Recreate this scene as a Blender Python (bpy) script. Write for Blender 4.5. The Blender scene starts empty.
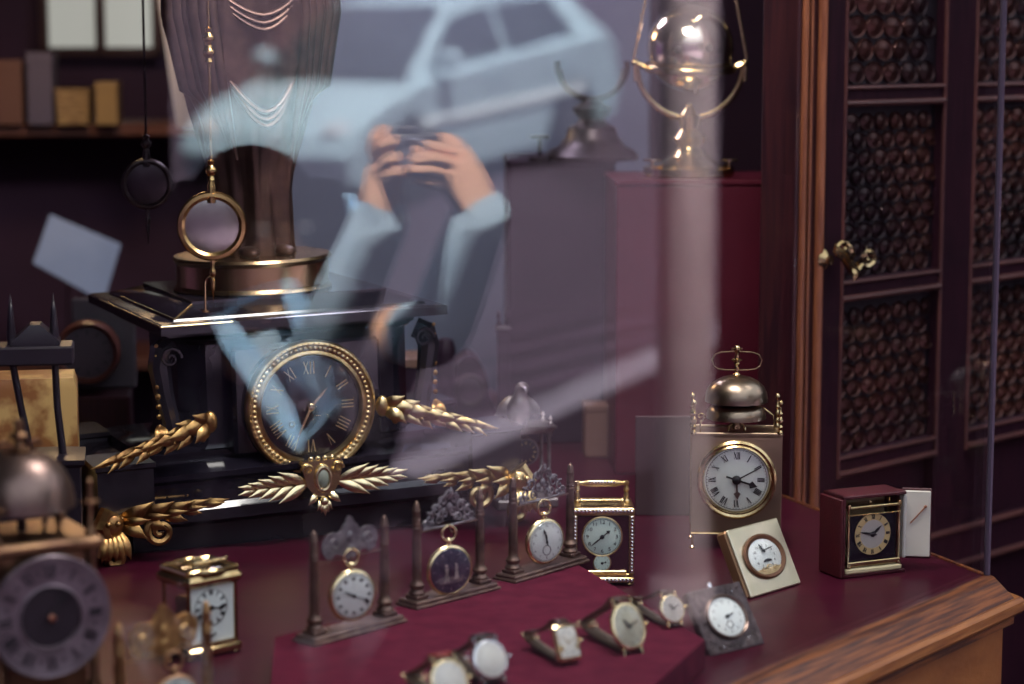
import bpy, bmesh, math, random
from mathutils import Matrix, Vector
random.seed(7)
R = math.radians
S = bpy.context.scene
COL = S.collection
V3 = Vector

# ------------------------------------------------------------------ layout: the photographer's sight lines
EYE = 0.58; PITCH = R(7.8); F = 2200.0
def ray(px, py):
    x = (px-512)/F; y = -(py-342)/F
    return V3((x, math.cos(PITCH)+y*math.sin(PITCH), -math.sin(PITCH)+y*math.cos(PITCH)))
def fp(px, py, z=0.0):
    d = ray(px, py); t = (z-EYE)/d.z
    return V3((d.x*t, d.y*t, z))
def at(px, py, Y):
    d = ray(px, py); t = Y/d.y
    return V3((d.x*t, Y, EYE+d.z*t))
def az(a): return V3((math.sin(R(a)), math.cos(R(a)), 0))
CORNER = fp(985, 576)
PU = az(38); PN = V3((PU.y, -PU.x, 0))          # along the pane, and out to the street
RU = az(-22)                                     # end pane, back to the wall
def refl(q): return q - PN*(2*((q-CORNER).dot(PN)))

# ------------------------------------------------------------------ materials
MATS = {}
def nt(name):
    m = bpy.data.materials.new(name); m.use_nodes = True
    n = m.node_tree; n.nodes.clear()
    return m, n, n.nodes.new('ShaderNodeOutputMaterial')
def mat(name, col, rough=0.5, metal=0.0, col2=None, scale=8.0, bump=0.0, bscale=60.0, stretch=(1,1,1), spec=0.5, coat=0.0, rvar=0.0, contrast=(0.35,0.65), rotz=0.0, emit=None, estr=0.0, trans=0.0):
    if name in MATS: return MATS[name]
    m, n, out = nt(name); L = n.links
    p = n.nodes.new('ShaderNodeBsdfPrincipled'); L.new(p.outputs[0], out.inputs[0])
    p.inputs['Base Color'].default_value = (*col, 1); p.inputs['Roughness'].default_value = rough
    p.inputs['Metallic'].default_value = metal; p.inputs['Specular IOR Level'].default_value = spec
    p.inputs['Coat Weight'].default_value = coat; p.inputs['Coat Roughness'].default_value = .08
    p.inputs['Transmission Weight'].default_value = trans
    tc = n.nodes.new('ShaderNodeTexCoord'); mp = n.nodes.new('ShaderNodeMapping')
    mp.inputs['Scale'].default_value = stretch; m0 = n.nodes.new('ShaderNodeMapping'); m0.inputs['Rotation'].default_value = (0,0,rotz); L.new(tc.outputs['Object'], m0.inputs[0]); L.new(m0.outputs[0], mp.inputs[0])
    if col2 is not None or rvar:
        nz = n.nodes.new('ShaderNodeTexNoise'); nz.inputs['Scale'].default_value = scale; nz.inputs['Detail'].default_value = 5
        L.new(mp.outputs[0], nz.inputs['Vector'])
        if col2 is not None:
            cr = n.nodes.new('ShaderNodeValToRGB'); cr.color_ramp.elements[0].position = contrast[0]; cr.color_ramp.elements[1].position = contrast[1]
            cr.color_ramp.elements[0].color = (*col, 1); cr.color_ramp.elements[1].color = (*col2, 1)
            L.new(nz.outputs[0], cr.inputs[0]); L.new(cr.outputs[0], p.inputs['Base Color'])
        if rvar:
            mr = n.nodes.new('ShaderNodeMapRange'); mr.inputs['To Min'].default_value = max(.02, rough-rvar); mr.inputs['To Max'].default_value = rough+rvar
            L.new(nz.outputs[0], mr.inputs[0]); L.new(mr.outputs[0], p.inputs['Roughness'])
    if bump:
        nb = n.nodes.new('ShaderNodeTexNoise'); nb.inputs['Scale'].default_value = bscale; nb.inputs['Detail'].default_value = 4
        L.new(mp.outputs[0], nb.inputs['Vector'])
        b = n.nodes.new('ShaderNodeBump'); b.inputs['Strength'].default_value = bump; b.inputs['Distance'].default_value = .002
        L.new(nb.outputs[0], b.inputs['Height']); L.new(b.outputs[0], p.inputs['Normal'])
    if emit:
        p.inputs['Emission Color'].default_value = (*emit, 1); p.inputs['Emission Strength'].default_value = estr
    MATS[name] = m; return m
def glassmat(name, f0=0.04, tint=(1,1,1), rough=0.0):
    """clear sheet glass: reflects by angle, lets the rest straight through"""
    if name in MATS: return MATS[name]
    m, n, out = nt(name); L = n.links
    g = n.nodes.new('ShaderNodeNewGeometry'); dp = n.nodes.new('ShaderNodeVectorMath'); dp.operation = 'DOT_PRODUCT'
    L.new(g.outputs['Incoming'], dp.inputs[0]); L.new(g.outputs['Normal'], dp.inputs[1])
    ab = n.nodes.new('ShaderNodeMath'); ab.operation = 'ABSOLUTE'; L.new(dp.outputs['Value'], ab.inputs[0])
    om = n.nodes.new('ShaderNodeMath'); om.operation = 'SUBTRACT'; om.inputs[0].default_value = 1; L.new(ab.outputs[0], om.inputs[1])
    pw = n.nodes.new('ShaderNodeMath'); pw.operation = 'POWER'; pw.inputs[1].default_value = 5; L.new(om.outputs[0], pw.inputs[0])
    ma = n.nodes.new('ShaderNodeMath'); ma.operation = 'MULTIPLY_ADD'; ma.inputs[1].default_value = 1-f0; ma.inputs[2].default_value = f0; L.new(pw.outputs[0], ma.inputs[0])
    t = n.nodes.new('ShaderNodeBsdfTransparent'); t.inputs[0].default_value = (*tint, 1)
    gl = n.nodes.new('ShaderNodeBsdfGlossy'); gl.inputs['Roughness'].default_value = rough
    mx = n.nodes.new('ShaderNodeMixShader'); L.new(ma.outputs[0], mx.inputs[0]); L.new(t.outputs[0], mx.inputs[1]); L.new(gl.outputs[0], mx.inputs[2])
    L.new(mx.outputs[0], out.inputs[0]); MATS[name] = m; return m

BRASS = mat('polished_brass', (.68,.53,.30), .22, 1, (.50,.34,.15), 30, rvar=.08)
OLDBRASS = mat('aged_brass', (.42,.31,.19), .38, 1, (.22,.14,.09), 45, .15, 200, rvar=.1)
PLATEBRASS = mat('brushed_brass_plate', (.40,.30,.20), .42, 1, (.26,.18,.13), 12, .1, 300)
GILT = mat('gilded_bronze', (.80,.61,.33), .30, 1, (.50,.33,.14), 60, .2, 150)
DARKGILT = mat('darker_gilt', (.60,.36,.13), .35, 1, (.25,.12,.05), 60, .3, 150)  # darker gilt, used on the left-hand ornaments and the flower drops
PALEGOLD = mat('pale_gold', (.86,.70,.42), .25, 1)
STEEL = mat('steel', (.75,.75,.78), .22, 1)
PEWTER = mat('dark_pewter', (.16,.13,.14), .42, .8, (.34,.31,.32), 120, .4, 220)
LEADGREY = mat('grey_cast_filigree', (.26,.24,.26), .5, .6, (.13,.11,.13), 90, .3, 200)
MARBLE = mat('black_marble', (.010,.008,.014), .10, 0, (.030,.024,.036), 7, spec=.6, contrast=(.45,.8))
MARBLE2 = mat('black_marble_honed', (.014,.011,.017), .22, 0, (.03,.024,.034), 7, spec=.5)
BRONZE = mat('brown_bronze', (.05,.028,.026), .38, .8, (.12,.07,.055), 22, .25, 80)
DARKBRONZE = mat('dark_bronze', (.03,.02,.026), .4, .6, (.06,.04,.045), 20)
ENAMEL = mat('white_enamel', (.80,.84,.80), .22, 0, (.74,.78,.75), 25)
MINT = mat('pale_mint_enamel', (.66,.80,.72), .25, 0, (.60,.75,.67), 25)
BLACKINK = mat('black_paint', (.012,.010,.014), .4)
BLACKDIAL = mat('black_dial', (.012,.009,.016), .18)
GOLDINK = mat('gold_paint', (.80,.62,.34), .35, .8)
REDFELT = mat('red_felt', (.108,.011,.029), .95, 0, (.080,.007,.022), 40, .5, 900, spec=.1)
REDLEATHER = mat('red_leather', (.078,.004,.011), .5, 0, (.056,.003,.009), 30, .3, 500)
SATIN = mat('cream_satin', (.78,.74,.64), .5, 0, (.70,.66,.58), 10)
CREAM = mat('cream_velvet', (.72,.62,.38), .8, 0, (.62,.52,.30), 30)
MAROON = mat('maroon_lacquer', (.038,.0035,.012), .34, 0, (.052,.0055,.016), 5, stretch=(1,8,1), spec=.14)
REDPLINTH = mat('red_lacquer_plinth', (.080,.0055,.016), .45, 0, (.058,.004,.012), 6, spec=.25)
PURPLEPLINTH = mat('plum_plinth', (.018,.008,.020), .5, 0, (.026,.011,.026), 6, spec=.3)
WOOD = mat('honey_oak', (.27,.080,.020), .45, 0, (.075,.018,.008), 7, .25, 70, (1.6,34,34), coat=.1, rotz=R(-52), contrast=(.38,.60))
WOODLIGHT = mat('worn_oak_edge', (.42,.155,.045), .45, 0, (.22,.065,.02), 9, .2, 70, (1.6,30,30), rotz=R(-52))
DARKWOOD = mat('dark_mahogany', (.050,.012,.014), .38, 0, (.022,.006,.010), 8, .12, 60, (24,24,1.5), coat=.3)
DOORWOOD = mat('door_mahogany', (.030,.007,.014), .48, 0, (.013,.003,.008), 8, .15, 60, (24,24,1.5), spec=.15)
BEADWOOD = mat('polished_mahogany_bead', (.34,.115,.05), .38, 0, (.20,.06,.03), 8, .1, 60, (24,24,1.5), coat=.3)
BULLSEYE = mat('amber_bullseye_glass', (.085,.028,.020), .28, .6, (.016,.006,.008), 6)
LEAD = mat('lead_came', (.012,.009,.014), .5, .3)
PLUMWALL = mat('plum_wall', (.050,.018,.048), .8, 0, (.034,.012,.036), 4)
PLASTER = mat('plum_plaster', (.03,.012,.026), .85, 0, (.022,.01,.02), 3)
SILK = mat('bluish_paint_board', (.15,.175,.25), .8, 0, (.105,.12,.19), 3)
GLASS = glassmat('shop_window_glass')
CLEAR = glassmat('clock_glass')
GREYGLASS = glassmat('smoky_glass', tint=(.75,.72,.74))
STRAPRED = mat('red_leather_strap', (.22,.02,.012), .5, 0, (.16,.012,.01), 60, .3, 400)
STRAPBLACK = mat('black_leather_strap', (.012,.010,.013), .45, 0, (.022,.018,.022), 60, .3, 400)
STRAPBROWN = mat('brown_leather_strap', (.055,.024,.018), .5, 0, (.035,.015,.012), 60, .3, 400)
LINING = mat('tan_strap_lining', (.23,.17,.12), .7, 0, (.17,.12,.085), 40)
SILVERDIAL = mat('silvered_dial', (.62,.60,.54), .35, .5, (.5,.48,.44), 20)
TAUPE = mat('tarnished_silver_ring', (.26,.20,.23), .42, .55, (.15,.11,.13), 40, .25, 160)
GEM = mat('clear_rhinestone', (.95,.95,.98), .05, 1)

# ------------------------------------------------------------------ mesh builder
class MB:
    def __init__(self): self.v = []; self.f = []; self.mi = []; self.m = 0; self.M = Matrix()
    def add(self, vs, fs, M=None):
        T = self.M @ M if M is not None else self.M
        b = len(self.v); self.v += [tuple(T @ V3(p)) for p in vs]
        flip = T.determinant() < 0
        for f in fs:
            f = tuple(b+i for i in f); self.f.append(f[::-1] if flip else f); self.mi.append(self.m)
        return self
    def box(self, c, s, bev=0.0, M=None):
        x, y, z = (k/2 for k in s); b = min(bev, x*.9, y*.9, z*.9)
        T = Matrix.Translation(c)
        if M is not None: T = M @ T
        if b <= 0:
            vs = [(i*x, j*y, k*z) for k in (-1,1) for j in (-1,1) for i in (-1,1)]
            return self.add(vs, [(0,2,3,1),(4,5,7,6),(0,1,5,4),(2,6,7,3),(0,4,6,2),(1,3,7,5)], T)
        vs = []; idx = {}
        for i in (-1,1):
            for j in (-1,1):
                for k in (-1,1):
                    for a in range(3):
                        p = [i*(x-b), j*(y-b), k*(z-b)]; p[a] = (i*x, j*y, k*z)[a]
                        idx[(i,j,k,a)] = len(vs); vs.append(tuple(p))
        fs = []
        def q(*ks): fs.append(tuple(idx[k] for k in ks))
        for s_ in (-1,1):
            for a in range(3):
                o = [t for t in range(3) if t != a]; ring = []
                for (u, w) in ((-1,-1),(1,-1),(1,1),(-1,1)):
                    t = [0,0,0]; t[a] = s_; t[o[0]] = u; t[o[1]] = w; ring.append((*t, a))
                flip = (s_ > 0) == (a == 1)
                q(*(ring[::-1] if flip else ring))
        for a in range(3):                                   # edges along axis a
            o = [t for t in range(3) if t != a]
            for u in (-1,1):
                for w in (-1,1):
                    def k(e, ax):
                        t = [0,0,0]; t[a] = e; t[o[0]] = u; t[o[1]] = w; return (*t, ax)
                    ring = [k(-1,o[0]), k(1,o[0]), k(1,o[1]), k(-1,o[1])]
                    flip = (u*w > 0) == (a == 1)
                    q(*(ring[::-1] if flip else ring))
        for i in (-1,1):
            for j in (-1,1):
                for k_ in (-1,1):
                    r = [(i,j,k_,0),(i,j,k_,1),(i,j,k_,2)]
                    q(*(r if i*j*k_ > 0 else r[::-1]))
        return self.add(vs, fs, T)
    def lathe(self, prof, n=32, M=None, sy=1.0, arc=None):
        """profile of (radius, z) from the bottom up, turned about z"""
        vs = []; fs = []; ids = []
        for r, z in prof:
            if r < 1e-7: ids.append([len(vs)]); vs.append((0,0,z))
            else:
                ids.append(list(range(len(vs), len(vs)+n)))
                vs += [(r*math.cos(2*math.pi*i/n), sy*r*math.sin(2*math.pi*i/n), z) for i in range(n)]
        for a, b in zip(ids, ids[1:]):
            for i in range(n):
                j = (i+1) % n
                if len(a) == 1 and len(b) == 1: continue
                if len(a) == 1: fs.append((a[0], b[j], b[i])) if False else fs.append((a[0], b[i], b[j])[::-1])
                elif len(b) == 1: fs.append((a[i], a[j], b[0]))
                else: fs.append((a[i], a[j], b[j], b[i]))
        if len(ids[0]) > 1: fs.append(tuple(ids[0][::-1]))
        if len(ids[-1]) > 1: fs.append(tuple(ids[-1]))
        return self.add(vs, fs, M)
    def ring(self, prof, n=48, M=None, sy=1.0):
        """closed profile loop of (radius, z) turned about z"""
        vs = []; fs = []; k = len(prof)
        for i in range(n):
            a = 2*math.pi*i/n
            vs += [(r*math.cos(a), sy*r*math.sin(a), z) for r, z in prof]
        for i in range(n):
            j = (i+1) % n
            for t in range(k):
                u = (t+1) % k; fs.append((i*k+t, j*k+t, j*k+u, i*k+u))
        return self.add(vs, fs, M)
    def torus(self, Rr, r, n=40, k=10, M=None, sy=1.0, flat=1.0):
        return self.ring([(Rr+r*math.cos(2*math.pi*t/k), flat*r*math.sin(2*math.pi*t/k)) for t in range(k)], n, M, sy)
    def cyl(self, p0, p1, r0, r1=None, n=16):
        p0 = V3(p0); p1 = V3(p1); d = p1-p0
        M = Matrix.Translation(p0) @ d.to_track_quat('Z', 'Y').to_matrix().to_4x4()
        return self.lathe([(r0, 0), (r1 if r1 is not None else r0, d.length)], n, M)
    def sphere(self, c, r, sc=(1,1,1), n=20, k=12, M=None):
        T = Matrix.Translation(c) @ Matrix.Diagonal((*sc, 1))
        if M is not None: T = M @ T
        return self.lathe([(r*math.sin(math.pi*i/k), -r*math.cos(math.pi*i/k)) for i in range(k+1)], n, T)
    def tube(self, pts, r, n=8, closed=False, flat=None, M=None):
        pts = [V3(p) for p in pts]; m = len(pts); rr = r if isinstance(r, (list, tuple)) else [r]*m
        vs = []; fs = []; up = None
        for i, p in enumerate(pts):
            a = pts[i-1] if (i or closed) else pts[i]; b = pts[(i+1) % m] if (i < m-1 or closed) else pts[i]
            t = (b-a).normalized()
            if up is None:
                up = V3((0,0,1)) if abs(t.z) < .9 else V3((0,1,0))
            s = t.cross(up)
            if s.length < 1e-5: s = t.orthogonal()
            s.normalize(); up = s.cross(t).normalized()
            fl = flat if flat is not None else 1.0
            for q in range(n):
                c = 2*math.pi*q/n; vs.append(p + s*(rr[i]*math.cos(c)) + up*(rr[i]*fl*math.sin(c)))
        for i in range(m if closed else m-1):
            j = (i+1) % m
            for q in range(n):
                w = (q+1) % n; fs.append((i*n+q, i*n+w, j*n+w, j*n+q))
        if not closed: fs += [tuple(range(n))[::-1], tuple(range((m-1)*n, m*n))]
        return self.add(vs, fs, M)
    def prism(self, poly, z0, z1, M=None):
        n = len(poly); ar = sum(poly[i][0]*poly[(i+1)%n][1]-poly[(i+1)%n][0]*poly[i][1] for i in range(n))
        if ar < 0: poly = poly[::-1]
        vs = [(x, y, z0) for x, y in poly]+[(x, y, z1) for x, y in poly]
        fs = [tuple(range(n))[::-1], tuple(range(n, 2*n))]+[(i, (i+1)%n, n+(i+1)%n, n+i) for i in range(n)]
        return self.add(vs, fs, M)
    def loft(self, rings, M=None, cap=True):
        n = len(rings[0]); vs = [p for r in rings for p in r]; fs = []
        for i in range(len(rings)-1):
            for q in range(n):
                w = (q+1) % n; fs.append((i*n+q, i*n+w, (i+1)*n+w, (i+1)*n+q))
        if cap: fs += [tuple(range(n))[::-1], tuple(range((len(rings)-1)*n, len(rings)*n))]
        return self.add(vs, fs, M)
    def rects(self, lv, ch=0.0, cy=0.0, M=None):
        """stacked rectangles (w, d, z), corners cut by ch"""
        rg = []
        for w, d, z in lv:
            x, y = w/2, d/2; c = ch
            if c: rg.append([(-x+c,cy-y,z),(x-c,cy-y,z),(x,cy-y+c,z),(x,cy+y-c,z),(x-c,cy+y,z),(-x+c,cy+y,z),(-x,cy+y-c,z),(-x,cy-y+c,z)])
            else: rg.append([(-x,cy-y,z),(x,cy-y,z),(x,cy+y,z),(-x,cy+y,z)])
        return self.loft(rg, M)
    def leaf(self, p0, p1, W, lift=(0,-1,0), bend=0.25, ridge=0.35, n=7, thick=.18):
        """a pointed, ridged, curling leaf blade with thickness"""
        p0 = V3(p0); p1 = V3(p1); d = p1-p0; L = d.length; t = d.normalized(); up = V3(lift); s = t.cross(up).normalized(); up = s.cross(t).normalized()
        rg = []
        for i in range(n+1):
            u = i/n; w = W*(math.sin(math.pi*min(1, u*.85+.12))**.8)*(1-u**4)+W*.02
            c = p0+d*u+up*(L*bend*(math.sin(u*math.pi*.8)))
            rg.append([c-s*w-up*(w*.1), c-s*w*.5+up*w*ridge*.6, c+up*w*ridge, c+s*w*.5+up*w*ridge*.6, c+s*w-up*(w*.1), c-up*w*thick])
        return self.loft([[tuple(p) for p in r] for r in rg])
    def scroll(self, c, r0, turns, w, ax=V3((1,0,0)), ay=V3((0,0,1)), start=0.0, dirn=1, n=26, r1=.12, flat=None):
        c = V3(c); pts = []; rr = []
        for i in range(n+1):
            u = i/n; a = start+dirn*turns*2*math.pi*u; r = r0*(1-u*(1-r1))
            pts.append(c+ax*(r*math.cos(a))+ay*(r*math.sin(a))); rr.append(w*(1-.45*u))
        return self.tube(pts, rr, 6, flat=flat)
    def build(self, name, mats, parent=None, loc=None, rot=None, smooth=0.6):
        me = bpy.data.meshes.new(name); me.from_pydata(self.v, [], self.f)
        bm = bmesh.new(); bm.from_mesh(me); bmesh.ops.recalc_face_normals(bm, faces=bm.faces[:]); bm.to_mesh(me); bm.free()
        if not isinstance(mats, (list, tuple)): mats = [mats]
        for m in mats: me.materials.append(m)
        me.polygons.foreach_set('material_index', self.mi)
        if smooth:
            me.shade_smooth(); me.set_sharp_from_angle(angle=smooth)
        me.update()
        o = bpy.data.objects.new(name, me); COL.objects.link(o)
        if parent is not None: o.parent = parent
        if loc is not None: o.location = loc
        if rot is not None: o.rotation_euler = rot
        return o
def FACE(c, tilt=0.0):
    """frame for dials: local xy -> the upright plane x, z that faces -y"""
    return Matrix.Translation(c) @ Matrix.Rotation(R(90)+tilt, 4, 'X')
_txt = {}
def text_geo(s):
    if s not in _txt:
        cu = bpy.data.curves.new('figure', 'FONT'); cu.body = s; cu.align_x = 'CENTER'; cu.align_y = 'CENTER'; cu.size = 1; cu.extrude = .02
        ob = bpy.data.objects.new('figure', cu); COL.objects.link(ob)
        me = ob.evaluated_get(bpy.context.evaluated_depsgraph_get()).to_mesh()
        _txt[s] = ([tuple(v.co) for v in me.vertices], [tuple(p.vertices) for p in me.polygons])
        bpy.data.objects.remove(ob); bpy.data.curves.remove(cu)
    return _txt[s]
def text(mb, s, M):
    vs, fs = text_geo(s); mb.add(vs, fs, M)
def bar(mb, x0, y0, x1, y1, w, z0, z1):
    d = V3((x1-x0, y1-y0, 0)); s = V3((-d.y, d.x, 0)).normalized()*(w/2)
    mb.prism([(x0-s.x, y0-s.y), (x1-s.x, y1-s.y), (x1+s.x, y1+s.y), (x0+s.x, y0+s.y)], z0, z1)
ROMAN = ['XII','I','II','III','IIII','V','VI','VII','VIII','IX','X','XI']
def numerals(mb, r, h, kind='roman', z=.0004, sx=1.0, sy=1.0, w=None, bold=1.0, wide=1.0):
    """hour figures in the local xy plane, r from the centre to their middle, h tall"""
    base = mb.M.copy()
    for k in range(12):
        a = math.pi/2-k*math.pi/6; c = V3((r*math.cos(a)*sx, r*math.sin(a)*sy, 0))
        if kind == 'roman':
            mb.M = base @ Matrix.Translation(c) @ Matrix.Rotation(a-math.pi/2, 4, 'Z')
            s = ROMAN[k]; wd = {'I':.20*wide,'V':.5,'X':.5}; tot = sum(wd[ch] for ch in s)*h; x = -tot/2
            for ch in s:
                cw = wd[ch]*h; m = x+cw/2; T = .13*h*bold; tn = .05*h*bold
                if ch == 'I': bar(mb, m, -h/2, m, h/2, T, 0, z)
                elif ch == 'V': bar(mb, m-.17*h, h/2, m, -h/2, T, 0, z); bar(mb, m+.17*h, h/2, m, -h/2, tn, 0, z)
                else: bar(mb, m-.18*h, h/2, m+.18*h, -h/2, T, 0, z); bar(mb, m+.18*h, h/2, m-.18*h, -h/2, tn, 0, z)
                x += cw
        elif kind == 'arabic':
            text(mb, str(k if k else 12), Matrix.Translation(c) @ Matrix.Diagonal((h*1.3*bold, h*1.4, z*20, 1)))
        elif kind == 'dots':
            mb.M = base @ Matrix.Translation(c); mb.lathe([(h/2, 0), (h/2, z)], 14)
        else:
            mb.M = base @ Matrix.Translation(c) @ Matrix.Rotation(a-math.pi/2, 4, 'Z'); bar(mb, 0, -h/2, 0, h/2, h*.22*bold, 0, z)
    mb.M = base
def minute_track(mb, r, w, z=.0003, n=60):
    mb.ring([(r-w/6, 0), (r+w/6, 0), (r+w/6, z), (r-w/6, z)], 64)
    for k in range(n):
        a = k*2*math.pi/n; bar(mb, (r-w)*math.cos(a), (r-w)*math.sin(a), r*math.cos(a), r*math.sin(a), w*.28, 0, z)
def dial(parent, M, r, ground, ink, kind='roman', fig=.72, h=.2, track=True, name='dial', sy=1.0, bold=1.0, sub=None, wide=1.0):
    mb = MB(); mb.M = M @ Matrix.Diagonal((1, sy, 1, 1))
    mb.lathe([(r, -.0015), (r, 0), (r*.97, .0003), (0, .0005)], 64)
    mb.m = 1; mb.M = mb.M @ Matrix.Translation((0,0,.0005))
    numerals(mb, r*fig, r*h, kind, bold=bold, wide=wide)
    if track: minute_track(mb, r*.95, r*.05)
    if sub:
        B = mb.M.copy(); mb.M = B @ Matrix.Translation((0, sub[0]*r, 0))
        minute_track(mb, r*sub[1], r*.05, n=24); mb.M = B
    return mb.build(name, [ground, ink], parent)
def hand(parent, M, ang, L, w, m, name, z=.002, style='leaf', tail=.25):
    mb = MB(); mb.M = M @ Matrix.Translation((0,0,z)) @ Matrix.Rotation(-R(ang), 4, 'Z'); t = .0005
    if style == 'leaf': mb.prism([(-w*.3,-L*tail),(w*.3,-L*tail),(w*.4,0),(w*.5,L*.55),(0,L),(-w*.5,L*.55),(-w*.4,0)], 0, t)
    elif style == 'spade':
        mb.prism([(-w*.22,-L*tail),(w*.22,-L*tail),(w*.22,L*.62),(-w*.22,L*.62)], 0, t)
        mb.prism([(0,L*.58),(w*.9,L*.70),(w*.55,L*.82),(0,L),(-w*.55,L*.82),(-w*.9,L*.70)], 0, t)
    else: mb.prism([(-w*.5,-L*tail),(w*.5,-L*tail),(w*.28,L),(-w*.28,L)], 0, t)
    mb.lathe([(w*.95, 0), (w*.95, t), (w*.5, t*2), (0, t*2.2)], 16)
    return mb.build(name, m, parent)

# ------------------------------------------------------------------ naming
def tag(o, label=None, cat=None, group=None, kind=None):
    if label: o['label'] = label
    if cat: o['category'] = cat
    if group: o['group'] = group
    if kind: o['kind'] = kind
    return o
def thing(name, label, cat, loc, rz=0.0, group=None):
    o = bpy.data.objects.new(name, None); COL.objects.link(o); o.empty_display_size = .02
    o.location = loc; o.rotation_euler = (0,0,rz)
    return tag(o, label, cat, group)
def struct(mb, name, m, **k): return tag(mb.build(name, m, **k), kind='structure')
def face_az(a): return R(90-a)                 # rotation that lays local x along azimuth a

# ================================================================== THE SETTING: bay window, shop, door
RN = V3((RU.y, -RU.x, 0))
def off(o):                                      # the bay's outline set out by o: left end, corner, wall end
    a = CORNER+PN*o; b = CORNER+RN*o
    t = ((b-a).cross(RU)).z/(PU.cross(RU)).z     # a + PU t meets b + RU s
    c = a+PU*t
    return [CORNER-PU*3.2+PN*o, c, CORNER+RU*.47+RN*o]
def sweep(mb, prof):
    pl = [off(o) for o, z in prof]
    return mb.loft([[(pl[k][i].x, pl[k][i].y, prof[k][1]) for k in range(len(prof))] for i in range(3)])
struct(sweep(MB(), [(-.02,-.006),(-.0008,-.005),(.0,.0012),(.004,.0018),(.008,0),(.013,-.006),(.028,-.024),(.028,-.052),(-.02,-.052)]), 'trim_1', WOOD)
struct(sweep(MB(), [(.0285,-.0235),(.034,-.022),(.038,-.026),(.038,-.036),(.034,-.040),(.0285,-.040)]), 'trim_2', WOODLIGHT)
wf = MB(); sweep(wf, [(-.02,-.052),(.018,-.052),(.018,-1.6),(-.02,-1.6)]); wf.m = 1
a, b = off(.019)[1]-PU*.12, off(.019)[1]-PU*.9     # fielded panel edge on the case front
for k in range(2):
    q = [(b, -.11), (a, -.11), (a, -.13), (b, -.13)] if k == 0 else [(a-PU*.02, -.11), (a, -.11), (a, -.9), (a-PU*.02, -.9)]
    wf.loft([[(p+PN*o).to_tuple()[:2]+(z,) for p, z in q] for o in (-.004, .006)])
struct(wf, 'wall_front', [mat('plain_oak_panel', (.34,.115,.030), .5, 0, (.22,.066,.018), 6, .2, 70, (1.6,22,3), rotz=R(-52)), WOODLIGHT])
fl = MB(); o0 = off(-.0005)
fl.prism([(p.x, p.y) for p in (o0[0], o0[1], CORNER+RU*.465-RN*.0005, CORNER+RU*1.5-RN*.03, o0[0]-PN*1.9+PU*.4, o0[0]-PN*1.9)], -.03, 0)
struct(fl, 'floor', MAROON)
def slab(mb, p, q, z0, z1, t, n):                 # upright slab from p to q
    mb.loft([[(r.x, r.y, z0), (r.x, r.y, z1), ((r+n*t).x, (r+n*t).y, z1), ((r+n*t).x, (r+n*t).y, z0)] for r in (p, q)])
    return mb
TOPZ = 1.55
g = MB(); slab(g, off(0)[0], CORNER-PU*.003, -.003, TOPZ, -.005, PN); o = struct(g, 'window_1', GLASS)
g = MB(); slab(g, CORNER+RU*.004, CORNER+RU*.465, -.003, TOPZ, -.005, RN); struct(g, 'window_2', GLASS)
tr = MB(); tr.box((0,0,TOPZ/2), (.007,.007,TOPZ), .002, Matrix.Translation(CORNER+PN*.002) @ Matrix.Rotation(R(30),4,'Z')); struct(tr, 'trim_3', mat('corner_bead_metal', (.10,.08,.11), .35, .7))

# the panelled door wall, running back from the end of the bay
DP = fp(800, 492); DU = az(45); DN = V3((DU.y, -DU.x, 0))
def dpt(px, py):
    d = ray(px, py); o_ = V3((0,0,EYE)); t = (DP-o_).dot(DN)/d.dot(DN); q = o_+d*t
    return (q-DP).dot(DU), q.z
def uu(px, py=340): return dpt(px, py)[0]
def zz(py, px=890): return dpt(px, py)[1]
DM = Matrix.Translation((DP.x, DP.y, 0)) @ Matrix.Rotation(face_az(45), 4, 'Z')   # local x along the wall, -y to the street
def rect(mb, u0, u1, z0, z1, y0, y1, bev=.003): mb.box(((u0+u1)/2, (y0+y1)/2, (z0+z1)/2), (abs(u1-u0), abs(y1-y0), abs(z1-z0)), bev)
pm = MB(); pm.M = DM
rect(pm, uu(796)-.004, uu(817), -1.4, TOPZ, .0, .06)
pm.m = 1
for x0, x1, pr in ((796,800.5,.010), (803.8,806.4,.006), (811.5,817.5,.014)):
    u0, u1 = uu(x0), uu(x1); r = (u1-u0)/2
    pm.lathe([(r, -1.4), (r, TOPZ)], 14, DM @ Matrix.Translation(((u0+u1)/2, -pr*.3, 0)) if False else Matrix.Translation(((u0+u1)/2, -pr*.3, 0)))
struct(pm, 'trim_4', [DARKWOOD, BEADWOOD])
DEND = uu(1024)+1.2
ux = [uu(817), uu(838), uu(936), uu(966), uu(1052), uu(1075)]
zr = [(TOPZ, zz(-300)), (zz(84), zz(106)), (zz(274), zz(296)), (zz(444), zz(466))]
dm = MB(); dm.M = DM
for u0, u1 in ((ux[0],ux[1]), (ux[2],ux[3]), (ux[4],ux[5])): rect(dm, u0, u1, -1.3, TOPZ, -.004, .035)
for z1, z0 in zr: rect(dm, ux[1]-.002, ux[4]+.002, z0, z1, -.002, .033)
rect(dm, ux[1]-.002, ux[4]+.002, zz(545), zz(585), -.002, .033); rect(dm, ux[1]-.002, ux[4]+.002, -1.3, -1.15, -.002, .033)
rect(dm, ux[1]-.002, ux[4]+.002, zz(466), -1.2, .014, .03)
door = struct(dm, 'door_1', DOORWOOD)
bd = MB(); bd.M = DM
def bead(u0, z0, u1, z1, r=.0035, y=-.004): bd.tube([(u0, y, z0), (u1, y, z1)], r, 8)
for k in range(1, 4):
    for (a_, b_) in ((ux[1], ux[2]), (ux[3], ux[4])):
        bead(a_, zr[k][0]-.004, b_, zr[k][0]-.004, .003); bead(a_, zr[k][1]+.005, b_, zr[k][1]+.005, .0045)
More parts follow.
